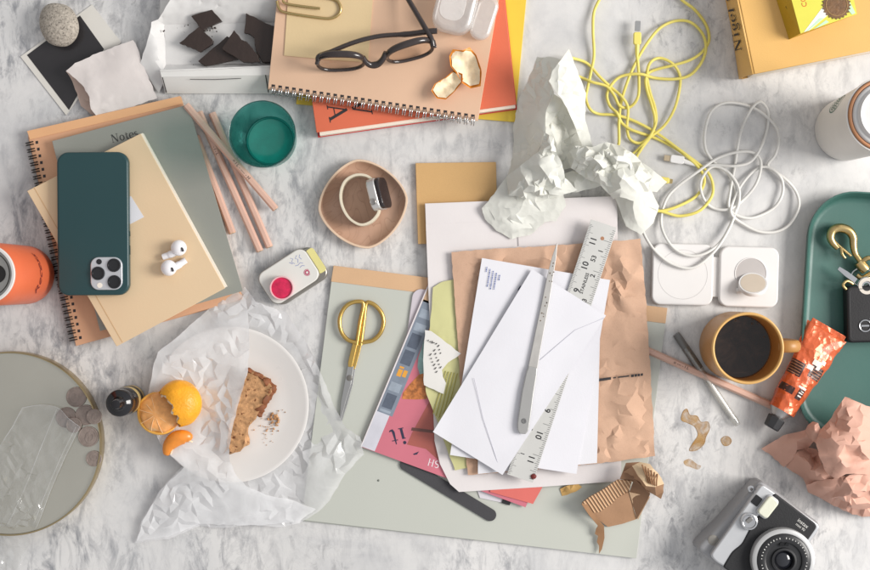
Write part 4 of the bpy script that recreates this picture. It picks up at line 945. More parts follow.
t = T('orange_half', 'half peeled orange with bright rind and exposed flesh', 'orange', (172, 408, 17))
ORP = mat('orange_skin', '#f0a51c', .38, bump=1.0, bs=430, var=.14, vs=60, spec=.55)
FL = mat('orange_flesh', '#eba765', .5, bump=.8, bs=140, var=.22, vs=120, spec=.4, speck=75, speckcol='#e5b681')
def blob(M, rx, ry, rz, nz_=24, keep=None, am=.04, nn=40):
    g = lathe([(0, -1)] + [(math.sin(PI * k / nz_), -math.cos(PI * k / nz_)) for k in range(1, nz_)] + [(0, 1)], nn); V = []
    for v in g[0]:
        n = 1 + am * noise.noise(Vector(v) * 2.2); V.append(tuple(M @ Vector((v[0] * rx * n, v[1] * ry * n, v[2] * rz * n))))
    return V, g[1]
fl = mesh('flesh', blob(Fr(160, 412.5, 25, -20), 20, 19.5, 6.5, am=.08), FL, t, smooth=80)
Mq = Fr(159.5, 413, 25, -20); rim_ = [Mq @ Vector((20.4 * math.cos(a), 20.0 * math.sin(a), -1.5 + .6 * math.sin(a * 5))) for a in [R(120 + 215 * k / 36) for k in range(37)]]
mesh('cut_rind', tube(rim_, [.5 + 1.6 * math.sin(PI * k / 36) ** .5 for k in range(37)], 8), mat('rind_edge', '#ecb04e', .45, bump=.5, bs=260), t, smooth=80)
mesh('rind_cup', blob(Fr(160.5, 412.5, 19, -20), 20.8, 20.4, 12, am=.03), ORP, t, smooth=80)
MEM = mat('membrane', '#f0c390', .55, bump=0)
for k in range(10):
    a = 2 * PI * k / 10 + .2 + .12 * math.sin(k * 2.3)
    mesh('membrane', tube([Fr(157, 414, 25, -20) @ Vector((q * math.cos(a + .02 * q * math.sin(k)), q * math.sin(a), 6.25 * math.sqrt(max(0, 1 - (q / 20.5) ** 2)) + .0)) for q in (2, 5, 8, 11, 14, 17)], .34, 5), MEM, fl)
g = blob(Matrix.Identity(4), 1, 1, 1, 70, am=.03, nn=110)
keep = []
Mr = Fr(179, 403.5, 27, 0)
for f in g[1]:
    c = sum((Vector(g[0][i]) for i in f), Vector()) / len(f)
    dd = c.dot(Vector((-.72, -.42, .25)))
    if dd < .40 + .20 * noise.noise(c * 2.2 + Vector((5, 2, 1))) + .05 * noise.noise(c * 9): keep.append(f)
used = sorted({i for f in keep for i in f}); mp = {i: k for k, i in enumerate(used)}
kp = [f for f in g[1] if (lambda c: c.dot(Vector((-.72, -.42, .25))) < .455 + .20 * noise.noise(c * 2.2 + Vector((5, 2, 1))) +   .04 * noise.noise(c * 4))(sum((Vector(g[0][i]) for i in f), Vector()) / len(f))]
us2 = sorted({i for f in kp for i in f}); mp2 = {i: k for k, i in enumerate(us2)}
mesh('pith', ([tuple(Mr @ Vector((g[0][i][0] * 20.6, g[0][i][1] * 21.6, g[0][i][2] * 16.2))) for i in us2], [tuple(mp2[i] for i in f) for f in kp]), PITH, t, smooth=80)
mesh('rind', ([tuple(Mr @ Vector((g[0][i][0] * 21.5, g[0][i][1] * 22.5, g[0][i][2] * 17))) for i in used], [tuple(mp[i] for i in f) for f in keep]), ORP, t, smooth=80, solid=.8)
SEG = mat('segment_flesh', '#e58a2a', .35, bump=.5, bs=150, var=.12, vs=110, spec=.55, coat=.2)
sp = spline([(166, 455, 21), (169.5, 445, 22), (177, 438.5, 22.5), (186, 437, 22), (191, 440, 21)], 6)
rr = [1.5 + 6.2 * math.sin(PI * (i + .6) / (len(sp) + .2)) ** .7 for i in range(len(sp))]
t = T('orange_segment', 'single loose orange segment below the peeled orange', 'orange segment', (178, 445, 17))
mesh('segment_flesh', tube([W(*p) for p in sp], rr, 14, flat=.8), SEG, t, smooth=80)
mesh('pith_edge', tube([W(p.x + 3.4, p.y + 3.9, p.z + 1.4) for p in sp[3:-3]], .8, 6), PITH, t)
# ------------------------------------------------------------------ dish, watch, kraft square, tin, balm
DISH = mat('dish_pink', '#dcc0a6', .38, bump=.04, var=.05, vs=30)
def wood_swirl():
    t = NT('swirl_glaze'); f = t.noise(16, 4, 1.0)
    wv = t.math('FRACT', t.math('MULTIPLY', t.noise(15, 2, 1.4), 13.0))
    ln = t.ramp(wv, [(.0, (1, 1, 1)), (.12, (.2, .2, .2)), (.3, (0, 0, 0)), (.9, (0, 0, 0))])
    base = t.mix(t.ramp(f, [(.35, (0, 0, 0)), (.65, (1, 1, 1))]), '#c3a08a', '#b28d76'); base = t.mix(t.math('MULTIPLY', ln, .55), base, '#94705d')
    return t.done(t.bsdf(Base_Color=base, Roughness=.33))
t = T('trinket_dish', 'rounded tan dish with swirled glaze holding the watch', 'dish', (363.5, 204.5, 0))
def se(r, n=72, p=1.62, rot=8):
    o = []
    for k in range(n):
        a = 2 * PI * k / n; c, s = math.cos(a), math.sin(a); q = r / ((abs(c) ** p + abs(s) ** p) ** (1 / p)); b = a + R(rot); o.append((q * math.cos(b), q * math.sin(b)))
    return o
def sq_loft(rows, n=72):
    V, Fc = [], []
    for r, z in rows: V += [(x, y, z) for x, y in se(r, n)]
    for j in range(len(rows) - 1):
        for k in range(n): k2 = (k + 1) % n; Fc.append((j * n + k, j * n + k2, (j + 1) * n + k2, (j + 1) * n + k))
    return V, Fc
M = Fr(363.5, 204.5, 0)
g = sq_loft([(36, .5), (40, .5), (43, 4), (44.8, 11), (44.4, 12), (42.9, 12), (42.2, 11)]); g[1].append(tuple(range(71, -1, -1)))
mesh('dish_body', g, DISH, t, M, smooth=50)
g = sq_loft([(42.5, 11.4), (40, 7), (35, 4), (29, 3), (1, 2.7)]); g[1].append(tuple(range(4 * 72, 5 * 72)))
mesh('glazed_inside', g, wood_swirl(), t, M, smooth=60)

t = T('smart_watch', 'smart watch with pale band standing on edge in the tan dish', 'watch', (365, 199, 3))
BAND = mat('band_beige', '#d6cbb5', .6, bump=.2, bs=800, var=.03)
lp = [(374, 181, 0), (366, 175.5, 0), (355, 175, 0), (345, 181, 0), (340.5, 193, 0), (342, 206, 0), (349, 218, 0), (360, 224.5, 0), (370, 222, 0), (377, 215, 0), (379.5, 208, 0)]
S = spline(lp, 6); V, Fc = [], []
for i, p in enumerate(S):
    d = S[min(i + 1, len(S) - 1)] - S[max(i - 1, 0)]; d.normalize(); nn = Vector((-d.y, d.x, 0)) * 1.25
    for (sgn, z) in ((1, 5), (-1, 5), (-1, 26), (1, 26)):
        q = p + nn * sgn; b = W(q.x, q.y, 26); V.append((b.x, b.y, z))
for i in range(len(S) - 1):
    for k in range(4): Fc.append((4 * i + k, 4 * i + (k + 1) % 4, 4 * i + 4 + (k + 1) % 4, 4 * i + 4 + k))
Fc += [(0, 1, 2, 3), tuple(4 * (len(S) - 1) + k for k in (3, 2, 1, 0))]
mesh('band', (V, Fc), BAND, t, smooth=60, bevel=.4)
Mw = Fr(377.0, 194.5, 19.0, 14) @ Matrix.Rotation(R(-16), 4, 'Y')
cs = mesh('watch_case', xform(prism(rrect(31, 32, 8, 8), -4.4, 4.4), Matrix.Rotation(R(90), 4, 'Y') @ Matrix.Rotation(R(0), 4, 'Z')), mat('case_silver', '#d2d0cd', .3, metal=.6, bump=0), t, Mw, bevel=1.2)
mesh('screen', xform(prism(rrect(30, 31, 7.5, 8), 4.4, 8.6), Matrix.Rotation(R(90), 4, 'Y')), mat('screen_black', '#2b2526', .15, bump=0, var=.1), t, Mw, bevel=1.4, seg=3)
mesh('crown', xform(lathe([(0, 0), (3.3, 0), (3.3, 1.6), (2.8, 2), (2.2, 1.6), (0, 1.6)], 24), Matrix.Translation((-.6, -7, 15.4))), mat('crown_silver', '#a9a4a0', .3, metal=.8, bump=0), cs, Mw, smooth=40)

tag(mesh('kraft_notebook', pslab([(415.5, 163), (496, 162), (498, 243), (418, 244)], .3, 5), mat('kraft_ochre', '#c8a06a', .65, bump=.15, bs=500, var=.035, vs=14, fibre=.15), smooth=0, bevel=.4), 'small ochre kraft notebook partly under the large white mailer', 'notebook')

t = T('mint_tin', 'slide top white mint tin with blue doodle and yellow end', 'tin', (292, 276, 0))
TIN = mat('tin_white', '#d8d6d0', .35, bump=.03, var=.03); TINM = mat('tin_metal', '#9a958d', .3, metal=.85, bump=.02)
M = Fr(293, 276, 0, 33)
mesh('tin_base', prism(rrect(60, 37, 9, 7, 2.5, -1.5), .4, 8), TINM, t, M, bevel=1)
mesh('tin_tray', prism(rrect(9, 27, 3, 5, 28, 0), 8, 8.7), mat('tin_yellow', '#d9d08a', .45, bump=.03), t, M, bevel=.2)
Ml = Fr(292, 276, 0, 33)
mesh('sliding_lid', prism(rrect(55, 36, 8.5, 7, -2, .8), 8.3, 12.5), TIN, t, Ml, bevel=.9)
mesh('lid_rim', tube([(x, y, 9.2) for x, y in rrect(55.2, 36.2, 8.6, 7, -2, .8)], .6, 6, True), TINM, t, Ml)
BLU = mat('doodle_blue', '#8a93bd', .5, bump=0)
doo = cat(*[strip(p, .55, 12.62 + .01 * i) for i, p in enumerate([[(10, 8), (8, 11), (11, 13), (9, 15)], [(13, 7), (15, 10), (13, 12), (16, 14)], [(9, 6), (12, 5), (15, 6), (17, 4)], [(18, 8), (17, 11), (19, 13)], [(8, 9), (6, 12)], [(12, 2), (15, 2.6), (17, 1)]])])
mesh('doodle', doo, BLU, t, Ml, smooth=0)
mesh('red_flower', cat(strip(arc(15.5, -6, 1.9, 1.9, 0, 360, 16), 1.3, 12.62), strip(arc(15.5, -6, 3.2, 3.2, 30, 300, 10), .5, 12.64)), mat('flower_red', '#b5506a', .5, bump=0), t, Ml, smooth=0)
t = T('lip_balm_pot', 'small round pot of crimson balm on the white tin', 'lip balm', (282.5, 288, 12.6))
M = Fr(282.5, 288, 12.6)
mesh('pot', lathe([(0, 0), (10.5, 0), (11.6, 1), (12, 7.5), (11.6, 8.3), (10.6, 8.2), (10.3, 6.5)], 48), mat('pot_pink', '#e3b4b8', .3, bump=.0, coat=.2), t, M, smooth=45)
mesh('balm', lathe([(10.4, 6.6), (9, 7.0), (5, 6.4), (3.4, 6.9), (0, 6.5)], 48), mat('balm_red', '#c9174b', .3, bump=.7, bs=160, var=.25, vs=150, coat=.3), t, M, smooth=60)

# ------------------------------------------------------------------ centre: folder and what lies on it
FOLD = mat('sage_folder', '#bbbdb4', .5, bump=.06, bs=500, var=.02, vs=6)
t = T('document_folder', 'large pale sage folder with tan spine strip under the scissors', 'folder', (480, 410, 0))
mesh('back_cover', pslab([(333, 268), (667, 309), (636, 558), (302, 521)], .3, 1.2), FOLD, t, smooth=0)
mesh('front_cover', pslab([(331.5, 280), (665.5, 322), (636.5, 558.5), (301.5, 520)], 3, 3.9), FOLD, t, smooth=0, bevel=.25)
mesh('spine_strip', pslab([(333.5, 265.5), (667.5, 308), (665.5, 323.5), (331, 281.5)], 1.3, 4.4), mat('tan_strip', '#cfa983', .6, bump=.15, bs=450, var=.04, fibre=.15), t, smooth=0, bevel=.3)
mesh('rivet', lathe([(0, 0), (1.1, 0), (.9, .5), (0, .7)], 14), mat('rivet_grey', '#6f736c', .5), t, Fr(378.5, 480.5, 3.95), smooth=60)

tag(mesh('notepad', prism([(W(0, 0, 6)[0] * 0 + v[0], v[1]) for v in [tuple((Fr(437, 372, 0, -8) @ Vector((x, y, 0)))[:2]) for x, y in rrect(70, 160, 9, 8)]], 4.1, 6.0), mat('lilac_pad', '#c6bec4', .6, bump=.08, var=.02), smooth=0, bevel=.4), 'rounded lilac grey notepad peeking out above the pink magazine', 'notepad')
nf = [Fr(448, 489, 0, -31) @ Vector((x, y, 0)) for x, y in rrect(110, 12.4, 6.1, 8)]
tag(mesh('nail_file', prism([(v.x, v.y) for v in nf], 4.1, 5.8), mat('emery_grey', '#414043', .8, bump=.5, bs=1500, var=.1), smooth=0, bevel=.3), 'long charcoal nail file with rounded end under the pink magazine', 'nail file')
t = T('white_card', 'white card with black tab under the pink magazine corner', 'card', (492, 498, 4))
mesh('card', pslab([(470, 470), (515, 490), (504, 503), (480, 498)], 4.1, 4.9), mat('card_lilac', '#d2cdd3', .5, bump=.03, var=.02), t, smooth=0)
mesh('black_tab', pslab([(503, 498.5), (511, 502), (509.5, 505.5), (501.5, 503)], 4.95, 6), BLACKP, t, smooth=0, bevel=.3)

t = T('magazine', 'pink magazine with food picture and the navy word it', 'magazine', (440, 400, 6))
MAGP = mat('magazine_pink', '#c8717f', .38, bump=.05, var=.06, vs=14)
# magazine axes: e along left edge (up), f along bottom edge (right)
o_, e_, f_ = Vector((360.5, 446.5)), Vector((.385, -.923)), Vector((.935, .345))
def mg(a, b): p = o_ + f_ * a + e_ * b; return (p.x, p.y)
def mrect(a0, b0, a1, b1): return [mg(a0, b0), mg(a1, b0), mg(a1, b1), mg(a0, b1)]
mesh('page_block', pslab(mrect(.6, .6, 176, 188), 6.1, 7.8), mat('magazine_pages', '#e2dde0', .6, bump=.1), t, smooth=0)
mesh('cover', pslab(mrect(0, 0, 176.5, 189), 7.8, 8.2), MAGP, t, smooth=0)
z = 8.22
STR = mat('film_grey', '#7c8592', .4, bump=0, var=.12, vs=90)
mesh('white_edge', pslab(mrect(.1, .1, 1.5, 188), z, z + .07), mat('edge_white', '#dcd7d8', .5, bump=0), t, smooth=0)
mesh('photo_strip', pslab(mrect(1.6, 39, 18, 160), z, z + .08), STR, t, smooth=0)
mesh('strip_pale', pslab(mrect(1.2, .4, 15, 39), z, z + .08), mat('pale_blue_print', '#c9c8d0', .45, bump=0, var=.08, vs=40), t, smooth=0)
mesh('strip_tan', pslab(mrect(1.2, 158, 14, 180), z, z + .08), mat('tan_print', '#bf9e7e', .5), t, smooth=0)
FRD = mat('strip_dark', '#565e6c', .4, bump=0, var=.15, vs=120); FRL = mat('strip_light', '#98a2ae', .4, bump=0, var=.15, vs=120)
for b, h in ((45, 15), (92, 15), (110, 15)): mesh('strip_frame', pslab(mrect(4, b, 14.5, b + h), z + .09, z + .15), FRD, t, smooth=0)
for b, h in ((63, 9), (128, 8), (142, 9), (40.5, 2.5)): mesh('strip_frame', pslab(mrect(3.5, b, 15, b + h), z + .09, z + .15), FRL, t, smooth=0)
mesh('amber_picture', cat(pslab(mrect(5.5, 79, 10, 86.5), z + .1, z + .17), pslab(mrect(11, 80, 15, 87), z + .1, z + .17), pslab(mrect(5.5, 87.5, 10, 89.5), z + .1, z + .17)), mat('amber_print', '#d99a3c', .4, bump=0), t, smooth=0)
mesh('brown_picture', cat(pslab([(435, 391), (456, 391), (456, 482), (448, 466), (436, 458), (426, 449), (407, 444.5), (412, 433)], z + .02, z + .1)), mat('brick_print', '#a55a50', .45, bump=0, var=.05), t, smooth=0)
mesh('picture_line', pslab([(412, 427.5), (457, 433), (457, 436), (411, 430.5)], z + .12, z + .17), mat('dark_brown_print', '#6b443e', .45, bump=0), t, smooth=0)
mesh('food_picture', pslab([(403, 393), (410, 384), (419, 374.5), (425, 373), (427, 399), (415, 399.5), (402, 399)], z + .12, z + .18), mat('food_print', '#b5703c', .4, bump=0, var=.55, vs=210), t, smooth=0)
mesh('plate_picture', pslab([(420, 375), (417.5, 367), (418.5, 357), (424, 340), (424, 374)], z + .1, z + .16), mat('teal_print', '#8fb1ad', .4, bump=0, var=.3, vs=90), t, smooth=0)
NAVY = mat('navy_ink', '#2d2c46', .5, bump=0)
lettering('it', 17, Fr(397.5, 437.5, z + .12, 192), NAVY, t, name='title_lettering', italic=-.05)
mesh('comma_mark', pslab([(413, 454), (419, 451.5), (417, 454.5), (414, 455)], z + .13, z + .17), NAVY, t, smooth=0)
lettering('HS', 7, Fr(434, 463.5, z + .13, -16), mat('white_ink', '#ecdfe2', .5, bump=0), t)
tag(mesh('brochure', pslab([(500, 452), (548, 470), (542, 488), (533, 504), (490, 492)], 8.6, 9.3), mat('coral_print', '#d26b62', .45, bump=.05, var=.05), smooth=0), 'coral red brochure corner sticking out below the white mailer', 'brochure')
t = T('cardboard_scrap', 'small torn golden cardboard scrap between mailer and corrugated piece', 'cardboard scrap', (571, 490, 4))
mesh('scrap', crumple([(560, 489, 5), (566, 486, 8), (578, 484, 9), (582, 487, 7), (575, 492, 7), (567, 495, 5), (562, 496, 4.4)], [(570, 490, 8.5)], 8, 1.2, 3, 4, split=4, jitter=.5), mat('golden_kraft', '#c79f5f', .7, bump=.3, var=.15), t, smooth=30, solid=.7)

# scissors
t = T('scissors', 'gold handled scissors with steel blades on the sage folder', 'scissors', (357, 350, 4))
def fl(P, wds, z0, z1):
    L = []; Rr = []
    for i, p in enumerate(P):
        a = Vector(P[max(i - 1, 0)][:2]); b = Vector(P[min(i + 1, len(P) - 1)][:2]); d = (b - a).normalized(); n = Vector((-d.y, d.x)); ww = wds[i] / 2
        L.append((p[0] + n.x * ww, p[1] + n.y * ww)); Rr.append((p[0] - n.x * ww, p[1] - n.y * ww))
    return pslab(L + Rr[::-1], z0, z1)
for (sgn, z0, nm) in ((1, 6.4, 'handle'), (-1, 7.6, 'handle')):
    if sgn == 1: P = [(360.8, 345), (362.3, 333), (364, 320), (366.2, 303.8), (371, 303), (377, 307), (382, 314), (383.6, 323), (380.5, 333), (373.5, 340), (366, 342), (361, 342.6)]
    else: P = [(356.5, 345), (358, 336), (360.5, 320), (363.4, 304), (358, 301.5), (349, 304), (342.5, 311), (339.5, 321), (341.5, 332), (347.5, 339.5), (354, 342), (357.6, 342.5)]
    h = mesh('handle', tube([W(x, y, z0 + .6) for x, y, *_ in [tuple(q) for q in spline([(a, b, 0) for a, b in P], 5)]], 2.05, 8), GOLD, t, smooth=80)
mesh('shank', fl([(359.3, 341, 0), (356.6, 352, 0), (353.5, 364, 0), (352.5, 369, 0)], [6.5, 6.5, 6.2, 5], 5.2, 7.0), GOLD, t, smooth=0, bevel=.5)
mesh('shank', fl([(355.6, 341, 0), (353, 352, 0), (350.5, 363, 0), (350, 367, 0)], [4.5, 5, 5, 4], 7.2, 8.8), GOLD, t, smooth=0, bevel=.5)
mesh('blade', fl([(352.3, 366, 0), (349.2, 384, 0), (345, 402, 0), (341, 421, 0)], [7.2, 7.6, 6, 2], 5.0, 6.2), STEEL, t, smooth=0, bevel=.25)
mesh('blade', fl([(350.8, 366, 0), (347.7, 384, 0), (343.2, 402, 0), (340.2, 420, 0)], [6, 6.4, 4.5, 1.4], 6.3, 7.2), STEEL, t, smooth=0, bevel=.25)
mesh('pivot_screw', lathe([(0, 0), (3, 0), (3, .5), (2.3, .8), (0, .8)], 24), mat('screw_dark', '#8e8a84', .35, metal=.9, bump=0), t, Fr(349.3, 378, 7.2), smooth=40)

# large white mailer, yellow bag, receipt, paper bag, envelopes
def uneven(a, sd, fr=3.0): return lambda u, v: a * noise.noise(Vector((u * fr + sd, v * fr, sd * 1.7)))
t = T('paper_mailer', 'large off white paper mailer under the brown paper bag', 'envelope', (530, 340, 9))
mesh('mailer_sheet', pslab([(425, 203.5), (617, 196), (621.5, 481), (540, 487), (459, 492), (450, 484), (440, 464), (434.5, 441), (430, 330)], 9.4, 10.2), MAILER, t, smooth=0)
mesh('mailer_flap', sheet([(425.3, 204), (616.6, 196.6), (617.4, 216), (426, 224)], 10.35, 20, 4, uneven(.12, 5.5)), MAILER, t, smooth=60, solid=.1)
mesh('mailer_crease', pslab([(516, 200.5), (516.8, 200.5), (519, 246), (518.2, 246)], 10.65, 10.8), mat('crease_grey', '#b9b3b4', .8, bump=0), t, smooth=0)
YB = mat('yellow_paper', '#d3d097', .6, bump=.12, bs=300, var=.05, trans=.1)
t = T('yellow_paper_bag', 'pale yellow crumpled paper bag tucked under the brown bag edge', 'paper bag', (448, 370, 11))
po = [(433, 287.5, 12), (442, 281.5, 12), (454, 279.5, 13), (466, 300, 12), (476, 400, 12), (480, 452, 12), (467, 468, 12.5), (455, 470.5, 12), (447, 449, 12), (437, 420, 12), (425.5, 391, 12), (427, 350, 12), (429.5, 330, 12)]
mesh('bag_sheet', crush(po, [(440, 300, 12.6), (450, 330, 12.4), (445, 360, 12.2)], 5, 1.015, .3, 250, 61, .4, .015, 1.2, floor=11.2), YB, t, smooth=30, solid=.25, sub=1)
mesh('bag_pleat', cat(*[tube([W(446 + k * 2.9, 371 + k * .6, 13.2), W(440 + k * 2.9, 392 + k * 1, 13.1), W(433 + k * 3, 414 + k * 2, 13)], .45, 5, flat=.6) for k in range(5)]), mat('pleat_olive', '#a89f4c', .6, bump=.1), t)
t = T('receipt', 'torn white receipt with black print on the yellow bag', 'receipt', (438, 360, 13))
po = [(425, 330, 14), (431, 331, 14.3), (446, 342.5, 14.6), (461, 353.5, 14.8), (457, 357, 14.5), (448, 362.5, 14.4), (442, 370, 14.3), (443, 377, 14.4), (446, 383, 14.7), (443.5, 394, 15), (434, 389.5, 14.4), (424, 385, 14), (423.5, 355, 14)]
mesh('paper', crumple(po, [(435, 355, 14.6), (432, 375, 14.4)], 14, .15, 6, 8, split=5, jitter=.5), mat('receipt_paper', '#dedbd6', .6, bump=.05, var=.02), t, smooth=60, solid=.15)
rnd = random.Random(4); gs = []
for i in range(8):
    for k in range(3):
        a = Vector((427 + i * 1.25 + k * 4.0, 349 + i * 3.4 - k * 4.4)) if i > 1 else Vector((427.5 + i * 4 + k * 2, 341 + i * 1 + k * 1.2)); l = rnd.uniform(1.2, 3.2); d = Vector((.67, -.74)) if i > 1 else Vector((.8, -.6))
        b = a + d * l
        if b.x > 443 or a.y > 377: continue
        n = Vector((-d.y, d.x)) * .42; gs.append(pslab([tuple(a + n), tuple(b + n), tuple(b - n), tuple(a - n)], 15.1, 15.2))
mesh('print_lines', cat(*gs), INK, t, smooth=0)

t = T('brown_paper_bag', 'creased brown paper bag lying on the white mailer', 'paper bag', (553, 358, 13))
po = [(451.5, 252, 15), (500, 248.5, 16), (548, 246, 15.5), (600, 242.5, 16), (640.5, 238.5, 16), (646, 300, 15), (651, 380, 15), (655, 456, 15), (625, 460, 15.5), (597, 463.5, 16), (530, 470, 14), (468, 475, 14), (460, 380, 14)]
bag_a = [(470, 262, 16), (494, 262, 18), (500, 268, 14.6), (533, 258, 18), (560, 262, 15), (620, 258, 18), (628, 276, 21), (612, 268, 14.5), (622, 300, 20), (616, 308, 14.8), (635, 320, 16), (625, 290, 15), (632, 260, 15), (622, 340, 18), (640, 350, 15), (618, 372, 15), (636, 390, 17.5), (627, 405, 20), (618, 425, 15), (612, 440, 18), (606, 445, 15), (642, 430, 16), (601, 452, 19), (645, 410, 14.8), (610, 350, 16), (604, 400, 15.5), (630, 445, 16)]
mesh('bag_sheet', crush(po, bag_a, 4.6, 1.03, .22, 400, 77, .4, .014, 3.0, fscale=.035, floor=12.6, smooth=0), KRAFT, t, smooth=24, solid=.3, dec=.55)
mesh('printed_line', cat(*[pslab([(x0, y0 - h / 2), (x1, y1 - h / 2), (x1, y1 + h / 2), (x0, y0 + h / 2)], 18.4, 18.6) for (x0, y0, x1, y1, h) in ((596, 380.5, 611, 378.3, 2.6), (613, 378, 616, 377.5, 1.2), (618, 377.3, 629, 376, 1.4), (631, 376, 634, 375.6, 2.6), (634.6, 375.6, 637, 375.2, 2.6), (637.6, 375.2, 640, 374.9, 2.6), (640.6, 374.8, 643, 374.4, 2.4))]), INK, t, smooth=0)

tag(mesh('envelope', sheet([(478, 300), (601, 292), (597, 463), (478, 474)], 19.0, 16, 16, uneven(.5, 3.1)), WHITEP, smooth=60, solid=.5), 'white envelope whose plain right edge shows between ruler and brown bag', 'envelope')
t = T('envelope', 'white envelope with blue return address under the slanting envelope', 'envelope', (530, 370, 20))
mesh('envelope_sheet', sheet([(482, 258), (610, 280), (576.5, 474), (450, 455)], 20.4, 18, 24, uneven(.5, 7.7)), WHITEP2, t, smooth=60, solid=.7)
rnd = random.Random(8); gs = []
for i, (n, l0) in enumerate(((3, 7), (4, 18), (4, 20), (4, 17), (1, 6))):
    s = 0
    for k in range(14):
        l = rnd.uniform(.7, 2.2)
        if s + l > l0: break
        a = Vector((489.5 + i * 3.4 + 1.6, 269 + i * .8 + 16 - (l0 * .3))); d = Vector((-.16, .987)); p = Vector((487 + i * 3.2, 267 + i * 2.0)) + d * s; q = p + d * l; n_ = Vector((-d.y, d.x)) * .45
        gs.append(pslab([tuple(p + n_), tuple(q + n_), tuple(q - n_), tuple(p - n_)], 21.3, 21.42)); s += l + .45
mesh('return_address', cat(*gs), BLUEINK, t, smooth=0)
mesh('postmark', cat(*[pslab([(517.5 + a, 290 + b), (519.5 + a, 287 + b), (520.3 + a, 287.6 + b), (518.3 + a, 290.6 + b)], 21.3, 21.42) for a, b in ((0, 0), (1, 2.5), (-.8, 4.2), (.8, -1.4))]), mat('postmark_navy', '#3b3f63', .6, bump=0), t, smooth=0)

t = T('steel_ruler', 'steel ruler passing beneath the slanting white envelope', 'ruler', (560, 350, 22))
RUL = mat('ruler_steel', '#cac9c5', .4, metal=.15, bump=.05, bs=300, var=.04)
ra, rb = W(604, 223.5, 22.5), W(520, 478.5, 22.5); d = (rb - ra).normalized(); L = (rb - ra).length; xv = d; yv = Vector((0, 0, 1)).cross(d)
Mr_ = Matrix(((xv.x, yv.x, 0, ra.x), (xv.y, yv.y, 0, ra.y), (xv.z, yv.z, 1, 22.0), (0, 0, 0, 1)))
hw = 13.4
mesh('blade', prism([(0, -hw), (L, -hw), (L, hw), (0, hw)], 0, .9), RUL, t, Mr_, smooth=0, bevel=.15)
gs = []; n = int(L / 1.98)
for k in range(2, n):
    x = k * 1.98; l = 8.5 if k % 16 == 8 else 6.2 if k % 8 == 0 else 4.6 if k % 4 == 0 else 2.9
    gs.append(prism([(x - .2, hw - .3 - l), (x + .2, hw - .3 - l), (x + .2, hw - .3), (x - .2, hw - .3)], .9, .97))
for k in range(4, int(L / 1.27)):
    x = k * 1.27; l = 5.5 if k % 10 == 0 else 3.8 if k % 5 == 0 else 2.4
    gs.append(prism([(x - .15, -hw + .3), (x + .15, -hw + .3), (x + .15, -hw + .3 + l), (x - .15, -hw + .3 + l)], .9, .97))
mesh('graduation_marks', cat(*gs), mat('ruler_ink', '#4a4a4c', .5, bump=0), t, Mr_, smooth=0)
gs = []
def rt(s, x, y, size, rot): gs.append(xform(text_geo(s, size, bold=.02 * size), Matrix.Translation((x, y, .97 + .01 * (len(gs) % 3))) @ Matrix.Rotation(R(rot), 4, 'Z')))
for k, (a, b) in enumerate((('11', '1'), ('10', '2'), ('9', '3'))):
    rt(a, 20 + k * 25.4, -4.6, 8.6, 180); rt(b, 27 + k * 25.4, 5.6, 6.6, 180)
rt('53', 36, 1.2, 6.6, 180)
rt('STAINLESS', 62, .2, 4.6, 180)
mesh('numeral_lettering', cat(*gs), mat('ruler_black', '#262628', .5, bump=0), t, Mr_, smooth=0)
gs = []
for k, a in enumerate(('9', '10', '11')): rt(a, L - 70 + k * 25.4 - 2, 4.2, 8.6, 0)
for k, a in enumerate(('1', '2')): rt(a, L - 24 - k * 25.4, -5.5, 5.6, 0)
mesh('numeral_lettering', cat(*gs), mat('ruler_black', '#262628', .5, bump=0), t, Mr_, smooth=0)
mesh('hanging_hole', prism(circ(1.9, 20, 14.5, 3.0), .85, 1.0), mat('hole_brown', '#a5795c', .8, bump=0), t, Mr_, smooth=0)
tag(mesh('wax_drop', blob(Fr(533.5, 476.5, 23.2), 2.9, 2.6, 1.6, 12, am=.15), mat('dark_red_wax', '#6d2420', .3, bump=.1), smooth=80), 'dark red drop at the lower corner of the steel ruler', 'drop')

t = T('envelope', 'slanting white envelope on top of pile, under the letter opener', 'envelope', (520, 372, 23))
q = [(532, 269), (606, 315.5), (502.5, 475), (433, 432)]
mesh('envelope_sheet', sheet(q, [24.2, 24.2, 24.0, 22.6], 18, 28, lambda u, v: 1.1 * noise.noise(Vector((u * 2.4 + 1.3, v * 2.4, 2.2))) + 1.6 * max(0, u + v - 1.75) * 4 + 1.2 * max(0, v - u - .8) * 4), WHITEP2, t, smooth=60, solid=.6)
mesh('flap_seam', cat(tube([W(x, y, 24.5 + uneven(.7, 1.3)(.3, .8)) for x, y in ((474, 378), (483, 418), (500, 470))], .28, 5, flat=.5), tube([W(x, y, 24.6) for x, y in ((540, 360), (575, 330), (604, 318))], .25, 5, flat=.5)), mat('seam_shadow', '#bdbcc6', .8, bump=0), t)

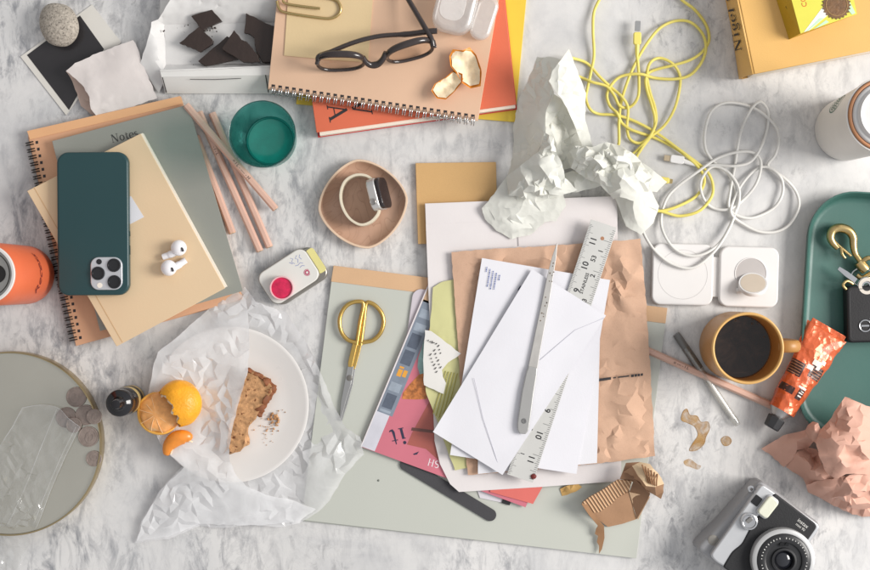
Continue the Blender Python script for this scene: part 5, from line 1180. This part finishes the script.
t = T('letter_opener', 'pointed steel letter opener lying across the top envelope', 'letter opener', (540, 340, 25))
OPN = mat('opener_steel', '#b9b6b2', .42, metal=.3, bump=.15, bs=90, var=.1, vs=60)
mesh('blade', fl([(557.2, 243, 0), (554, 258, 0), (550.5, 275, 0), (546, 300, 0), (540, 330, 0), (535, 356, 0), (532, 372, 0)], [.8, 4.4, 6.0, 7.2, 8.0, 8.6, 9.5], 26, 27.6), OPN, t, smooth=0, bevel=.6)
mesh('handle', fl([(533, 367, 0), (531.5, 374, 0), (528, 392, 0), (525.2, 412, 0), (523.5, 424, 0), (523, 430, 0), (522.6, 434, 0)], [9, 11, 12, 12.4, 12.4, 11, 6.5], 26.3, 28.6), mat('handle_steel', '#aaa9a7', .4, metal=.4, bump=.06, bs=150, var=.04), t, smooth=0, bevel=.9)
mesh('rivet', lathe([(0, 0), (2.6, 0), (2.6, .3), (2.0, .5), (1.2, .2), (0, .2)], 24), mat('rivet_steel', '#8e8d8c', .3, metal=.8, bump=0), t, Fr(524, 421, 28.6), smooth=40)
rnd = random.Random(12)
gs = []
for k in range(16):
    y = rnd.choice([rnd.uniform(262, 282), rnd.uniform(296, 322)]); x = 553.5 - (y - 262) * .2 + rnd.uniform(-2.4, 2.4); gs.append(pslab([(x + rnd.uniform(.3, .9) * math.cos(a * PI / 3), y + rnd.uniform(.3, 1.1) * math.sin(a * PI / 3)) for a in range(6)], 27.6, 27.75))
mesh('rust_spot', cat(*gs), mat('rust', '#5c4a38', .8, bump=.3), t, smooth=0)

# corrugated cardboard
def corr():
    t = NT('corrugated'); v = t.node('TexWave'); v.inputs['Scale'].default_value = 100; v.inputs['Distortion'].default_value = .6
    t.l.new(t.mapping(rot=(0, 0, R(-34))), v.inputs['Vector'])
    base = t.ramp(v.outputs['Fac'], [(.35, '#9c7556'), (.85, '#d2ad88')]); p = t.bsdf(Base_Color=base, Roughness=.8)
    t.l.new(t.bump(v.outputs['Fac'], .9, .0015), p.inputs['Normal']); return t.done(p)
CORR = corr(); CBRD = mat('cardboard_brown', '#a57f60', .75, bump=.25, bs=300, var=.08, fibre=.2)
t = T('corrugated_sleeve', 'folded torn corrugated cardboard sleeve standing on the sage folder', 'cardboard', (622, 505, 4))
mesh('ribbed_panel', crumple([(582, 503, 24), (590, 497, 25), (606, 488, 26), (618, 480, 25), (632, 481, 24), (629, 492, 14), (600, 512, 12), (592, 513, 14)], [(605, 500, 18)], 6, .6, 6, 2, split=7, jitter=.3), CORR, t, smooth=30, solid=1)
mesh('side_panel', crumple([(591, 512, 13), (629, 492, 15), (637, 519, 8), (622, 524, 7), (608, 527, 6), (600, 521, 7)], [(612, 514, 8)], 6, .6, 6, 3, split=8, jitter=.5), CBRD, t, smooth=30, solid=1)
mesh('torn_strip', crumple([(581.5, 504, 24), (586, 503, 22), (594, 514, 15), (604, 526, 12), (604.5, 538, 9), (602, 549, 8), (599, 554, 8), (599, 546, 8), (597, 542, 8), (598, 536, 8.5), (595, 534, 9), (596, 529, 10), (598, 526, 12), (589, 515, 18)], [], 4, .5, 4, 5, split=6), mat('torn_cardboard', '#96704f', .8, bump=.3, var=.15), t, smooth=30, solid=.8)
mesh('inner_panel', crumple([(620, 479, 25), (626, 463, 26), (640, 462, 26), (634, 478, 27), (650, 494, 24), (648, 499, 20), (637, 519, 9), (629, 493, 15), (633, 482, 20)], [(640, 490, 20)], 5, .5, 6, 6, split=8), mat('cardboard_dark', '#84634a', .8, bump=.3, var=.1), t, smooth=30, solid=1)
mesh('edge_panel', crumple([(629, 492, 16), (650, 497, 21), (644, 508, 14), (638, 520, 8)], [(640, 505, 13)], 3, .5, 5, 6, split=7), mat('corrugated_pale', '#cfae8d', .75, bump=.3, var=.1), t, smooth=30, solid=.8)
t = T('corrugated_scrap', 'curled ribbed cardboard scrap below the brown paper bag corner', 'cardboard scrap', (646, 480, 20))
mesh('ribbed_top', crumple([(632, 466, 34), (640, 462, 36), (650, 464, 40), (658, 473, 40), (664, 484, 36), (655, 487, 38), (646, 486, 40), (638, 476, 38)], [(648, 474, 43)], 6, .6, 5, 2, split=6, jitter=.6), mat('rib_pale', '#d6ba96', .8, bump=.5, bs=160, var=.12), t, smooth=30, solid=1)
mesh('rib', cat(*[tube([W(642 + 3.1 * k, 464.5 + 1.9 * k, 42.5 - abs(k - 2) * .7), W(645.5 + 2.2 * k, 474 + 1.6 * k, 43.6 - abs(k - 2) * .5), W(648 + 1.7 * k, 483 + .6 * k, 41 - abs(k - 2) * .6)], .7, 6) for k in range(6)]), mat('rib_brown', '#8d6545', .8, bump=.2), t)
mesh('torn_side', crumple([(623.5, 472, 26), (632, 467, 33), (638, 476, 37), (646, 486, 39), (655, 487, 37), (664, 484, 35), (663.5, 492, 27), (661, 499, 22), (656, 496, 22), (647, 491, 22), (640, 484, 22), (632, 480, 21)], [(645, 488, 32), (634, 474, 30)], 8, .8, 5, 9, split=5, jitter=.8), CBRD, t, smooth=30, solid=.8)
# ------------------------------------------------------------------ right: charger, mug, pen, spills
t = T('wireless_charger', 'white folding double charger pad with raised round watch disc', 'charger', (715, 275, 0))
WCH = mat('charger_white', '#dcd9d7', .5, bump=.05, bs=700, var=.015)
M = Fr(681.5, 274.5, 0, -1.5)
pd = mesh('phone_pad', prism(rrect(61, 61, 9, 8), .3, 8), WCH, t, M, bevel=1.6, seg=3)
mesh('ring_mark', tube([(24.5 * math.cos(2 * PI * k / 60), 24.5 * math.sin(2 * PI * k / 60), 8.0) for k in range(60)], .35, 5, True, .5), mat('ring_grey', '#c9c6c4', .5, bump=0), pd, M)
M2 = Fr(747.5, 277, 0, -1.5)
wp = prism(rrect(59, 60, 9, 8), .3, 8)
w2 = mesh('watch_pad', wp, WCH, t, M2, bevel=1.6, seg=3)
mesh('recess', lathe([(16.6, 8.3), (15.6, 8.25), (15.4, 5.8), (0, 5.8)], 48) if False else lathe([(0, 8.12), (15.5, 8.12), (15.5, 8.2), (0, 8.2)], 48), mat('recess_grey', '#b3adaa', .5, bump=0), w2, M2 @ Matrix.Translation((1.5, 3.5, 0)), smooth=0)
mesh('recess_rim', tube([(15.6 * math.cos(2 * PI * k / 48), 15.6 * math.sin(2 * PI * k / 48), 8.1) for k in range(48)], .6, 6, True), WCH, w2, M2 @ Matrix.Translation((1.5, 3.5, 0)))
Mp = Fr(753, 283.5, 17, 8) @ Matrix.Rotation(R(-42), 4, 'X')
pk = mesh('charging_disc', lathe([(0, -4.5), (13.2, -4.5), (14.2, -3.6), (14.2, 0), (13.6, .8), (12.6, .6), (0, .4)], 48), WHITEPL, w2, Mp, smooth=45)
mesh('disc_face', lathe([(0, .45), (12.2, .75), (12.2, .85), (0, .9)], 48), mat('puck_face', '#cdbfae', .35, bump=0), w2, Mp, smooth=45)
mesh('disc_arm', tube([W(737, 291, 8), W(742, 290, 10), W(748, 288, 14)], 3, 8), WHITEPL, w2, smooth=80)
mesh('hinge_flap', prism(rrect(14, 40, 2, 4), .5, 4.2), mat('charger_flap', '#d3d0ce', .6, bump=.05), t, Fr(714.5, 277, 0, -1.5), bevel=.6)

t = T('coffee_mug', 'ochre mug of black coffee with handle toward green tray', 'mug', (731.5, 345, 0))
M = Fr(731.5, 345, 0)
MUG = mat('mug_ochre', '#ab793e', .42, bump=.05, bs=120, var=.06, vs=14)
mesh('mug_body', lathe([(0, .3), (29, .3), (32.5, 3), (33.6, 8), (34.3, 76), (34.0, 78.6), (33.0, 79.6), (31.8, 79), (31.2, 76), (30.6, 10), (28, 6), (0, 5)], 96), MUG, t, M, smooth=55)
mesh('mug_rim', lathe([(34.35, 77.6), (34.1, 79.2), (33.0, 80.1), (31.9, 79.4), (31.3, 77.4)], 96), mat('rim_ochre', '#d2a564', .35, bump=.03), t, M, smooth=80)
mesh('handle', tube([M @ Vector(p) for p in spline([(32, 1.5, 20), (42, 1.5, 18), (50, 1.5, 28), (51, 1.5, 50), (49, 1.5, 66), (41, 1.5, 72), (32, 1.5, 69)], 6)], 6.0, 12, flat=.7), MUG, t, smooth=80)
def coffee():
    t = NT('coffee'); f = t.noise(40, 5, 1.5); base = t.ramp(f, [(.4, '#241b17'), (.62, '#3a2d26'), (.74, '#57473b')])
    p = t.bsdf(Base_Color=base, Roughness=.12); p.inputs['Specular IOR Level'].default_value = .5; t.l.new(t.bump(t.noise(12, 2), .05, .002), p.inputs['Normal']); return t.done(p)
mesh('coffee', lathe([(0, 38.4), (29, 38.4), (30.9, 39.0)], 64), coffee(), t, M, smooth=60)
mesh('coffee_edge', tube([M @ Vector((30.6 * math.cos(2 * PI * k / 60), 30.6 * math.sin(2 * PI * k / 60), 39.0)) for k in range(60)], .7, 6, True, .6), mat('coffee_rim', '#5e3f22', .2, bump=0), t)
rnd = random.Random(6); bub = []
for k in range(26):
    a, q = rnd.gauss(2.4, .9), 29.6 - abs(rnd.gauss(0, 2.2)); r_ = rnd.uniform(.35, .95)
    bub.append(tube([M @ Vector((q * math.cos(a) + r_ * math.cos(2 * PI * j / 10), q * math.sin(a) + r_ * math.sin(2 * PI * j / 10), 38.75)) for j in range(10)], .16, 4, True))
mesh('bubbles', cat(*bub), mat('bubble_brown', '#7a5a3a', .15, bump=0), t)

t = T('clear_pen', 'clear plastic pen with grey cap beneath the rose pencil', 'pen', (708, 380, 4))
A, B = W(676, 334, 4), W(738, 425, 3.6)
CPL = film('clear_plastic', '#f6f6f4', .16, rough=.15, gloss=.08, bump=0, bs=40, white='#e8e6e2', opv=.02)
mesh('barrel', tube([A.lerp(B, .28), A.lerp(B, .97), B], [3.7, 3.7, 2.6], 14), CPL, t, smooth=60)
mesh('ink_tube', tube([A.lerp(B, .2), A.lerp(B, .93)], 1.2, 10), mat('ink_tube_white', '#e4e2de', .4, bump=0), t, smooth=60)
mesh('cap', tube([A, A.lerp(B, .03), A.lerp(B, .15)], [3.6, 4.0, 4.0], 14), mat('cap_grey', '#6a6967', .3, bump=0, coat=.2), t, smooth=50)
mesh('clear_cap', tube([A.lerp(B, .15), A.lerp(B, .38)], [4.3, 4.1], 14), film('smoky_plastic', '#d6d5d2', .16, rough=.12, gloss=.12, bump=.03, bs=40, white='#9a9996', opv=.03), t, smooth=60)

def spillmat(name='coffee_stain', dark='#b5803c', op=.42):
    t = NT(name); f = t.noise(110, 4, 1); base = t.ramp(f, [(.35, '#b98a46'), (.7, '#d3ae74')])
    p = t.bsdf(Base_Color=base, Roughness=.15); tr = t.node('BsdfTransparent'); mx = t.node('MixShader'); t.l.new(t.ramp(t.noise(70, 4, 1), [(.38, (op * .35,) * 3), (.62, (op * 1.25,) * 3)]), mx.inputs[0])
    t.l.new(tr.outputs[0], mx.inputs[1]); t.l.new(p.outputs[0], mx.inputs[2]); return t.done(mx)
SP1, SP2 = spillmat(), spillmat('coffee_stain_thin', op=.34)
EDG = mat('stain_edge', '#9f7640', .25, bump=0)
def spill(P, z, m, lab, edge=True):
    S = spline([(x, y, 0) for x, y in P], 6, True); pl = [(p.x, p.y) for p in S]
    t = T('coffee_spill', lab, 'spill', (sum(x for x, _ in P) / len(P), sum(y for _, y in P) / len(P), 0), 'coffee spills on the marble below the mug')
    mesh('puddle', pslab(pl, .1, z), m, t, smooth=0)
    if edge: mesh('dried_edge', tube([W(x, y, z * .7) for x, y in pl],   .22, 5, True, .5), EDG, t)
spill([(683, 412), (687, 409), (690, 415), (697, 416), (701, 422), (708, 422), (709.5, 429), (706, 437), (704, 444), (697, 450), (689.5, 450.5), (693, 443), (698, 435), (695, 427), (688, 423), (681.5, 420)], .35, SP1, 'largest hook shaped coffee spill on the marble below the mug')
spill([(721, 440), (724.5, 436.5), (729, 437), (731.5, 441), (729, 445), (724, 445.5)], .35, SP1, 'small round coffee drop right of the hook shaped spill')
spill([(684, 461), (690, 459), (697, 464), (701, 466), (698, 469.5), (690, 467), (685, 465)], .25, SP2, 'faint thin coffee smear below the hook shaped spill', False)

# ------------------------------------------------------------------ green tray with keys and tube
t = T('green_tray', 'long dark green rounded tray holding the keys and tube', 'tray', (850, 318, 0))
TR = mat('tray_green', '#3a625a', .42, bump=.06, bs=300, var=.04, vs=12)
M = Fr(854, 316, 0, -3.5)
def rl(rows, cl=True):
    V, Fc = [], []; n = None
    for (ww, hh, r, z) in rows:
        P = rrect(ww, hh, r, 10); n = len(P); V += [(x, y, z) for x, y in P]
    for j in range(len(rows) - 1):
        for k in range(n): k2 = (k + 1) % n; Fc.append((j * n + k, j * n + k2, (j + 1) * n + k2, (j + 1) * n + k))
    Fc.append(tuple(range(n - 1, -1, -1))); Fc.append(tuple(range((len(rows) - 1) * n, len(rows) * n)))
    return V, Fc
mesh('tray_body', rl([(100, 234, 42, .4), (106, 240, 44, 3), (112, 246, 46, 20), (111.4, 245.4, 45.6, 21.2), (109, 243, 45, 21.4), (107.6, 241.6, 44.4, 20.4), (103, 237, 42, 8), (98, 232, 40, 4.6), (90, 224, 36, 4)]), TR, t, M, smooth=45)

t = T('snap_hook', 'brass snap hook key fob in the upper part of the tray', 'snap hook', (847, 247, 5))
mesh('hook', tube([W(*p) for p in spline([(838, 248, 13), (833, 243, 13), (830.5, 237, 13), (833, 230.5, 13), (840, 228, 13), (848.5, 230.5, 13), (853, 237, 13), (853.5, 245, 13), (855, 253, 13.5), (859.5, 260, 14), (862, 264, 14)], 6)], [3.0 + 1.7 * math.sin(PI * min(1, i / 50)) for i in range(61)], 12), BRASS, t, smooth=80)
mesh('gate', tube([W(833, 240, 15), W(839, 246, 15), W(845, 251, 15), W(851, 256, 15)], [1.4, 1.6, 1.6, 1.4], 8), BRASS, t, smooth=80)
mesh('thumb_lever', tube([W(841, 248, 17), W(842, 254, 19), W(845, 258, 18)], [1.6, 1.7, 1.4], 8), BRASS, t, smooth=80)
sw = mesh('swivel', tube([W(858, 262, 14), W(862, 266, 14), W(866, 270, 14)], [4.6, 5.6, 5.0], 16), BRASS, t, smooth=60)
mesh('eye', tube([W(*p) for p in spline([(862, 262, 15), (868, 258, 17), (876, 260, 16), (878, 268, 14), (870, 274, 14), (862, 278, 13), (857, 275, 12)], 6)], 2.5, 10), BRASS, t, smooth=80)
t = T('key', 'steel key hanging below the brass snap hook', 'key', (857, 276, 8))
mesh('key_blade', fl([(838.5, 268, 0), (846, 273.5, 0), (856, 281, 0)], [3.5, 5.4, 5.4], 18, 20), CHROME, t, smooth=0, bevel=.3)
mesh('key_bow', lathe([(3, 0), (9, 0), (9.4, 1), (9, 2), (3, 2), (3, 0)], 32), CHROME, t, Fr(866, 286, 17.8), smooth=40)
mesh('bow_cover', lathe([(4.5, 2.1), (8.6, 2.1), (8.2, 3.4), (5, 3.4)], 32), mat('key_white', '#c9c1b6', .4, bump=0), t, Fr(866, 286, 17.8), smooth=40)
tag(mesh('key_ring', cat(tube([W(862 + 11 * math.cos(a), 277 + 9 * math.sin(a), 13 + 3 * math.cos(a)) for a in [2 * PI * k / 30 for k in range(30)]], .9, 8, True)), CHROME, smooth=80), 'thin steel split ring joining the snap hook and key', 'key ring')
t = T('car_key', 'black leather car key fob with round emblem in the tray', 'car key', (868, 314, 5))
LEA = mat('black_leather', '#1f1e20', .5, bump=.2, bs=500, var=.12, spec=.35)
M = Fr(873, 313.5, 6, 1.5)
mesh('fob_body', prism(rrect(60, 56, 5, 6), 0, 15), LEA, t, M, bevel=2.2, seg=3)
mesh('stitched_edge', tube([(x, y, 15.1) for x, y in rrect(54, 50, 4, 6)], .4, 5, True, .6), mat('stitch_dark', '#1e1d1f', .6), t, M)
em = mesh('emblem', tube([(5.6 * math.cos(2 * PI * k / 36) , 5.6 * math.sin(2 * PI * k / 36), 15.4) for k in range(36)], .75, 8, True), CHROME, t, M @ Matrix.Translation((-12.5, -11.5, 0)))
mesh('emblem_bar', box(0, 0, 15.4, 8, 1.6, .5), CHROME, em, M @ Matrix.Translation((-12.5, -11.5, 0)), smooth=0)
mesh('emblem_arrow', cat(strip([(4.1, 4.1), (6.8, 6.8)], .9, 15.5), strip([(4.6, 6.8), (6.9, 6.9), (6.9, 4.6)], .8, 15.55)), CHROME, em, M @ Matrix.Translation((-12.5, -11.5, 0)), smooth=0, solid=-.3)
mesh('key_loop', tube([W(*p) for p in spline([(846, 289, 20), (843, 285, 22), (847, 281, 22), (853, 284, 21)], 5)], 1.6, 8), BRASS, t, smooth=80)

t = T('cream_tube', 'squeezed orange metal cream tube with black cap and dark bands', 'tube', (805, 375, 6))
TUB = mat('tube_orange', '#cf6239', .26, metal=.2, bump=.5, bs=75, var=.06, vs=40, coat=.3, crease=.5, cscale=75)
T0, T1 = W(781, 410.5, 18), W(827, 331, 17); ax_ = (T1 - T0).normalized(); sd_ = ax_.cross(Vector((0, 0, 1))).normalized(); upv = sd_.cross(ax_); LT = (T1 - T0).length
def tpt(u, a, lift=0):
    hw_ = 13 + 8.2 * u ** 1.1; hh_ = (12.0 * (1 - u) ** .7 + 2.0) * 1.0 if u < 1 else 1.5
    n = 1 + .13 * noise.noise(Vector((u * 7, math.cos(a) * 2.4, math.sin(a) * 2.4))) + .05 * abs(noise.noise(Vector((u * 19, math.cos(a) * 5, math.sin(a) * 5 + 3))))
    cx = math.cos(a); sx_ = math.sin(a)
    zb = 3.5 * u * math.sin(u * 3)
    return T0 + ax_ * (u * LT) + sd_ * (hw_ * math.copysign(abs(cx) ** .9, cx) * n + lift * cx) + upv * (hh_ * sx_ * n + zb + lift * sx_)
V, Fc = [], []; nu, na = 40, 40
for i in range(nu + 1):
    for k in range(na): V.append(tuple(tpt(i / nu, 2 * PI * k / na)))
for i in range(nu):
    for k in range(na): k2 = (k + 1) % na; Fc.append((i * na + k, i * na + k2, (i + 1) * na + k2, (i + 1) * na + k))
Fc += [tuple(range(na)), tuple(range(nu * na, (nu + 1) * na))]
mesh('tube_body', (V, Fc), TUB, t, smooth=70)
def patch(u0, u1, a0, a1, lift, n=10, m_=22):
    V, Fc = [], []
    for i in range(n + 1):
        for k in range(m_ + 1): V.append(tuple(tpt(u0 + (u1 - u0) * i / n, R(a0 + (a1 - a0) * k / m_), lift)))
    for i in range(n):
        for k in range(m_): a = i * (m_ + 1) + k; Fc.append((a, a + 1, a + m_ + 2, a + m_ + 1))
    return V, Fc
DB = mat('tube_dark_print', '#3c2523', .4, bump=.5, bs=75); CRM = mat('tube_cream_print_glint', '#e9ded6', .35, bump=.5, bs=75)
mesh('dark_band', cat(patch(.40, .56, 100, 172, .15), patch(.46, .60, 28, 84, .15), patch(.20, .28, 95, 165, .15), patch(.18, .30, 58, 84, .15)), DB, t, smooth=70)
mesh('cream_print_glints', cat(patch(.60, .66, 62, 88, .3), patch(.645, .69, 44, 66, .3), patch(.53, .585, 78, 96, .3), patch(.565, .60, 56, 72, .32), patch(.305, .33, 60, 90, .3), patch(.215, .23, 62, 80, .3), patch(.25, .262, 64, 82, .3), patch(.275, .285, 62, 76, .3)), CRM, t, smooth=70)  # cream blotches are highlights of the wrinkled foil painted on, among lines of print
gs = []
for k in range(5): gs.append(patch(.415 + k * .03, .421 + k * .03, 105, 168, .3, 2, 12)); 
for k in range(4): gs.append(patch(.475 + k * .03, .480 + k * .03, 34, 80, .3, 2, 12))
mesh('fine_print', cat(*gs), mat('tube_tan_print', '#b98262', .4), t, smooth=70)
mesh('shoulder', tube([T0 + ax_ * .5, T0 - ax_ * 6, T0 - ax_ * 8], [12.2, 7.5, 6.5], 24), mat('tube_silver', '#b9b6b4', .3, metal=.8, bump=.3, bs=90), t, smooth=50)
mesh('crimped_end', cat(xform(box(0, 0, 0, 38, 5, 1.6), Matrix(((sd_.x, ax_.x, upv.x, (T1 + ax_ * 2).x), (sd_.y, ax_.y, upv.y, (T1 + ax_ * 2).y), (sd_.z, ax_.z, upv.z, T1.z + .5), (0, 0, 0, 1))))), TUB, t, smooth=0, bevel=.5)
mesh('cap', tube([T0 - ax_ * 8, T0 - ax_ * 9, T0 - ax_ * 19, T0 - ax_ * 20], [8.6, 9.2, 8.2, 7.2], 8), mat('cap_black', '#2f3032', .4, bump=.2, bs=200), t, smooth=20)

# ------------------------------------------------------------------ crumpled pink paper
PNK = mat('pink_paper', '#d3a491', .65, bump=.12, bs=260, var=.04, vs=20, trans=.06, crease=.14, cscale=60)
pk_ = [
 crush([(819, 431, 40), (829, 421, 40), (836, 410, 44), (845, 397, 50), (858, 402, 50), (874, 409, 48), (905, 424, 30), (915, 455, 14), (900, 476, 24), (872, 476, 44), (858, 474, 56), (846, 474, 60), (836, 479, 56), (826, 472, 50), (819, 456, 54), (816, 442, 48)],
       [(830, 438, 60), (842, 446, 67), (850, 434, 62), (838, 456, 64), (850, 455, 55), (862, 446, 66), (858, 424, 58), (866, 462, 58), (848, 415, 54), (846, 466, 64), (882, 445, 52), (830, 464, 56)], 4.0, 1.07, .2, 550, 11, .4, .009, 4.6, fscale=.035, smooth=1),
 crush([(761.5, 448.5, 5), (774, 441, 11), (788, 434, 15), (800, 432, 18), (809, 428, 26), (815, 440, 34), (808, 448, 14), (797, 450, 20), (792, 460, 14), (784, 467, 5), (772, 456, 4)], [(786, 446, 18), (797, 440, 24), (806, 437, 28), (780, 452, 12)], 3.8, 1.05, .22, 400, 12, .4, .015, 1.6, smooth=1),
 crush([(805, 431, 24), (809, 424, 32), (813, 421.5, 36), (818, 423, 40), (822, 432, 38), (820, 446, 44), (813, 441, 36)], [(814, 430, 44), (812, 435, 38)], 3.6, 1.02, .2, 250, 13, .4, .015, 1.2, smooth=0),
 crush([(790, 449, 12), (806, 446, 12), (817, 450, 22), (822, 464, 36), (830, 474, 42), (837, 480, 44), (820, 484, 34), (808, 487, 20), (803, 478, 10), (786, 467, 5)], [(800, 456, 24), (808, 462, 36), (812, 470, 40), (803, 468, 24), (816, 460, 16), (797, 463, 18), (820, 476, 42), (810, 453, 12)], 3.6, 1.10, .18, 500, 14, .35, .010, 2.6, smooth=0),
 crush([(806, 485, 26), (814, 482, 34), (836, 478, 48), (850, 475, 52), (872, 470, 46), (900, 474, 24), (888, 515, 3), (866, 517, 10), (852, 514, 11), (845, 511, 10), (824, 500, 7), (808, 492, 8)], [(822, 488, 42), (838, 486, 48), (846, 482, 54), (842, 496, 46), (852, 490, 56), (864, 488, 50), (850, 502, 36), (832, 496, 34), (868, 504, 32), (858, 498, 46), (880, 490, 40), (816, 491, 26)], 3.8, 1.11, .16, 550, 15, .35, .010, 3.0, fscale=.05, smooth=0)]
pk_ = cat(*pk_)
tag(mesh('crumpled_paper', pk_, PNK, smooth=32, solid=.2, dec=.55), 'crumpled dusty pink paper at lower right beside the camera', 'paper')

# ------------------------------------------------------------------ instant camera
t = T('instant_camera', 'silver and black instant camera lying lens up at lower right', 'camera', (765, 535, 0))
e1, e2 = Vector((-.586, .81)), Vector((.80, .60))
def cp_(u, v): p = Vector((762, 484)) + e1 * u + e2 * v; return (p.x, p.y)
BG = mat('camera_grey', '#98989a', .5, metal=.15, bump=.08, bs=900, var=.04)
CSIL = mat('camera_silver_front', '#c3c4c6', .36, metal=.5, bump=.05, bs=900, var=.03)
CBLK = mat('camera_leather', '#222224', .55, bump=.3, bs=600, var=.08, spec=.35)
def rpoly(P, r, n=5):
    out = []; m = len(P)
    for i in range(m):
        a, b, c = Vector(P[i - 1]), Vector(P[i]), Vector(P[(i + 1) % m]); d1 = (a - b).normalized(); d2 = (c - b).normalized(); rr = r[i] if isinstance(r, (list, tuple)) else r
        p, q = b + d1 * rr, b + d2 * rr
        for k in range(n + 1):
            s_ = k / n; out.append(tuple((1 - s_) ** 2 * p + 2 * s_ * (1 - s_) * b + s_ * s_ * q))
    return out
def bulk(P, z0, z1, r): return pslab(rpoly(P, r), z0, z1)
mesh('body', bulk([cp_(-3, -4), cp_(-3, 74), cp_(92, 74), cp_(92, -16), cp_(55, -10)], .4, 37, 8), BG, t, bevel=6, seg=4)
mesh('front_shell', bulk([cp_(0, 0), cp_(-1, 20), cp_(40, 23), cp_(88, 24), cp_(90, 8), cp_(88, 0), cp_(50, 0)], 34, 46, [4, 2, 3, 3, 4, 4, 8]), CSIL, t, bevel=2.2, seg=3)
mesh('edge_strip', bulk([cp_(-1, 14), cp_(-2, 73), cp_(90, 73), cp_(90, 20)], 30, 43, 6), CSIL, t, bevel=2, seg=3)
mesh('leather_front', bulk([cp_(-.5, 15.5), cp_(-.5, 70), cp_(45, 71), cp_(88, 71), cp_(90, 17), cp_(72, 15.5), cp_(60, 19), cp_(40, 16)], 42, 47.2, [3, 5, 2, 6, 3, 4, 4, 6]), CBLK, t, bevel=1.4, seg=3)
Lm = Fr(770.5, 550, 0, -38)
lr = mesh('lens_barrel', lathe([(30.4, 40), (30.8, 54), (30.2, 56.5), (28.5, 57.4), (26, 57.4), (25.2, 56)], 72), mat('lens_ring_silver', '#b6b6b6', .42, metal=.4, bump=.05, bs=600), t, Lm, smooth=45)
mesh('lens_ring', lathe([(25.8, 50), (25.8, 57.8), (24.6, 58.8), (19, 59.2), (17.5, 58.6), (17, 57), (12.5, 57), (12, 59.5), (10.2, 59.8), (9.2, 58.5), (8.8, 54), (0, 53.5)], 72), mat('lens_ring_black', '#232325', .35, bump=.05, bs=300), lr, Lm, smooth=40)
mesh('lens_glass', lathe([(9, 55), (7, 56.4), (4, 57.4), (0, 57.8)], 40), mat('lens_coating', '#1a1b22', .05, bump=0, coat=.5), lr, Lm, smooth=60)
gs = []
for k in range(44):
    a = 2 * PI * k / 44
    if k % 11 in (5,): continue
    gs.append(xform(box(21.8, 0, 59.3, 1.5 if k % 2 else .9, .8, .25), Matrix.Rotation(a, 4, 'Z')))
mesh('ring_marking', cat(*gs), mat('mark_white', '#c9c8c4', .5, bump=0), lr, Lm, smooth=0)
mesh('sensor_window', cat(prism(circ(1.7, 16, -7.5, 14), 58.9, 59.5), prism(circ(2.1, 16, -11.5, 11), 58.9, 59.5)), mat('sensor_black', '#0f0f10', .15, bump=0), lr, Lm, smooth=0)
fm = Fr(767, 506.5, 46, 52)
fr_ = mesh('flash', prism(rrect(21, 12, 3.6, 6), 0, 6.5), mat('flash_lens', '#d6d6c4', .25, bump=.25, bs=500, coat=.3), t, fm, bevel=1.4, seg=3)
mesh('flash_frame', prism(rrect(23, 13.4, 4, 6), -1, 3), CSIL, t, fm, bevel=.6)
mesh('viewfinder', prism(rrect(9.4, 8, 1, 4), 0, 1), mat('finder_black', '#1d1d1f', .12, bump=0), t, Fr(756.5, 500.5, 46, 52), bevel=.2)
kb = mesh('mode_dial', lathe([(8.4, 0), (8.6, 3), (8, 4.6), (6.6, 5), (6.0, 4.0), (0, 3.6)], 36), CHROME, t, Fr(748.5, 521, 46), smooth=40)
mesh('dial_grip', prism(rrect(7, 4, 1.8, 5), 0, 2.2), mat('grip_grey', '#8d8b88', .3, metal=.7, bump=0), kb, Fr(749, 520, 49.6, 40), bevel=.5)
mesh('shutter_button', lathe([(0, 0), (5.4, 0), (5.2, 1.6), (4.2, 2.2), (0, 2.4)], 28), mat('button_grey', '#9a968f', .4, metal=.4, bump=0), t, Fr(713, 540, 35.4), smooth=40)
mesh('strap_lug', lathe([(1.5, 0), (3.4, 0), (3.2, 1.2), (1.5, 1.4)], 20), CHROME, t, Fr(751, 489, 36.2), smooth=40)
WL = mat('camera_lettering', '#cfcdc8', .5, bump=0)
text('name_lettering', 'instax', 5.2, Fr(803, 523.5, 47.3, -38), WL, t); text('name_lettering', 'mini 90', 3.6, Fr(800.4, 527.2, 47.3, -38), WL, t)
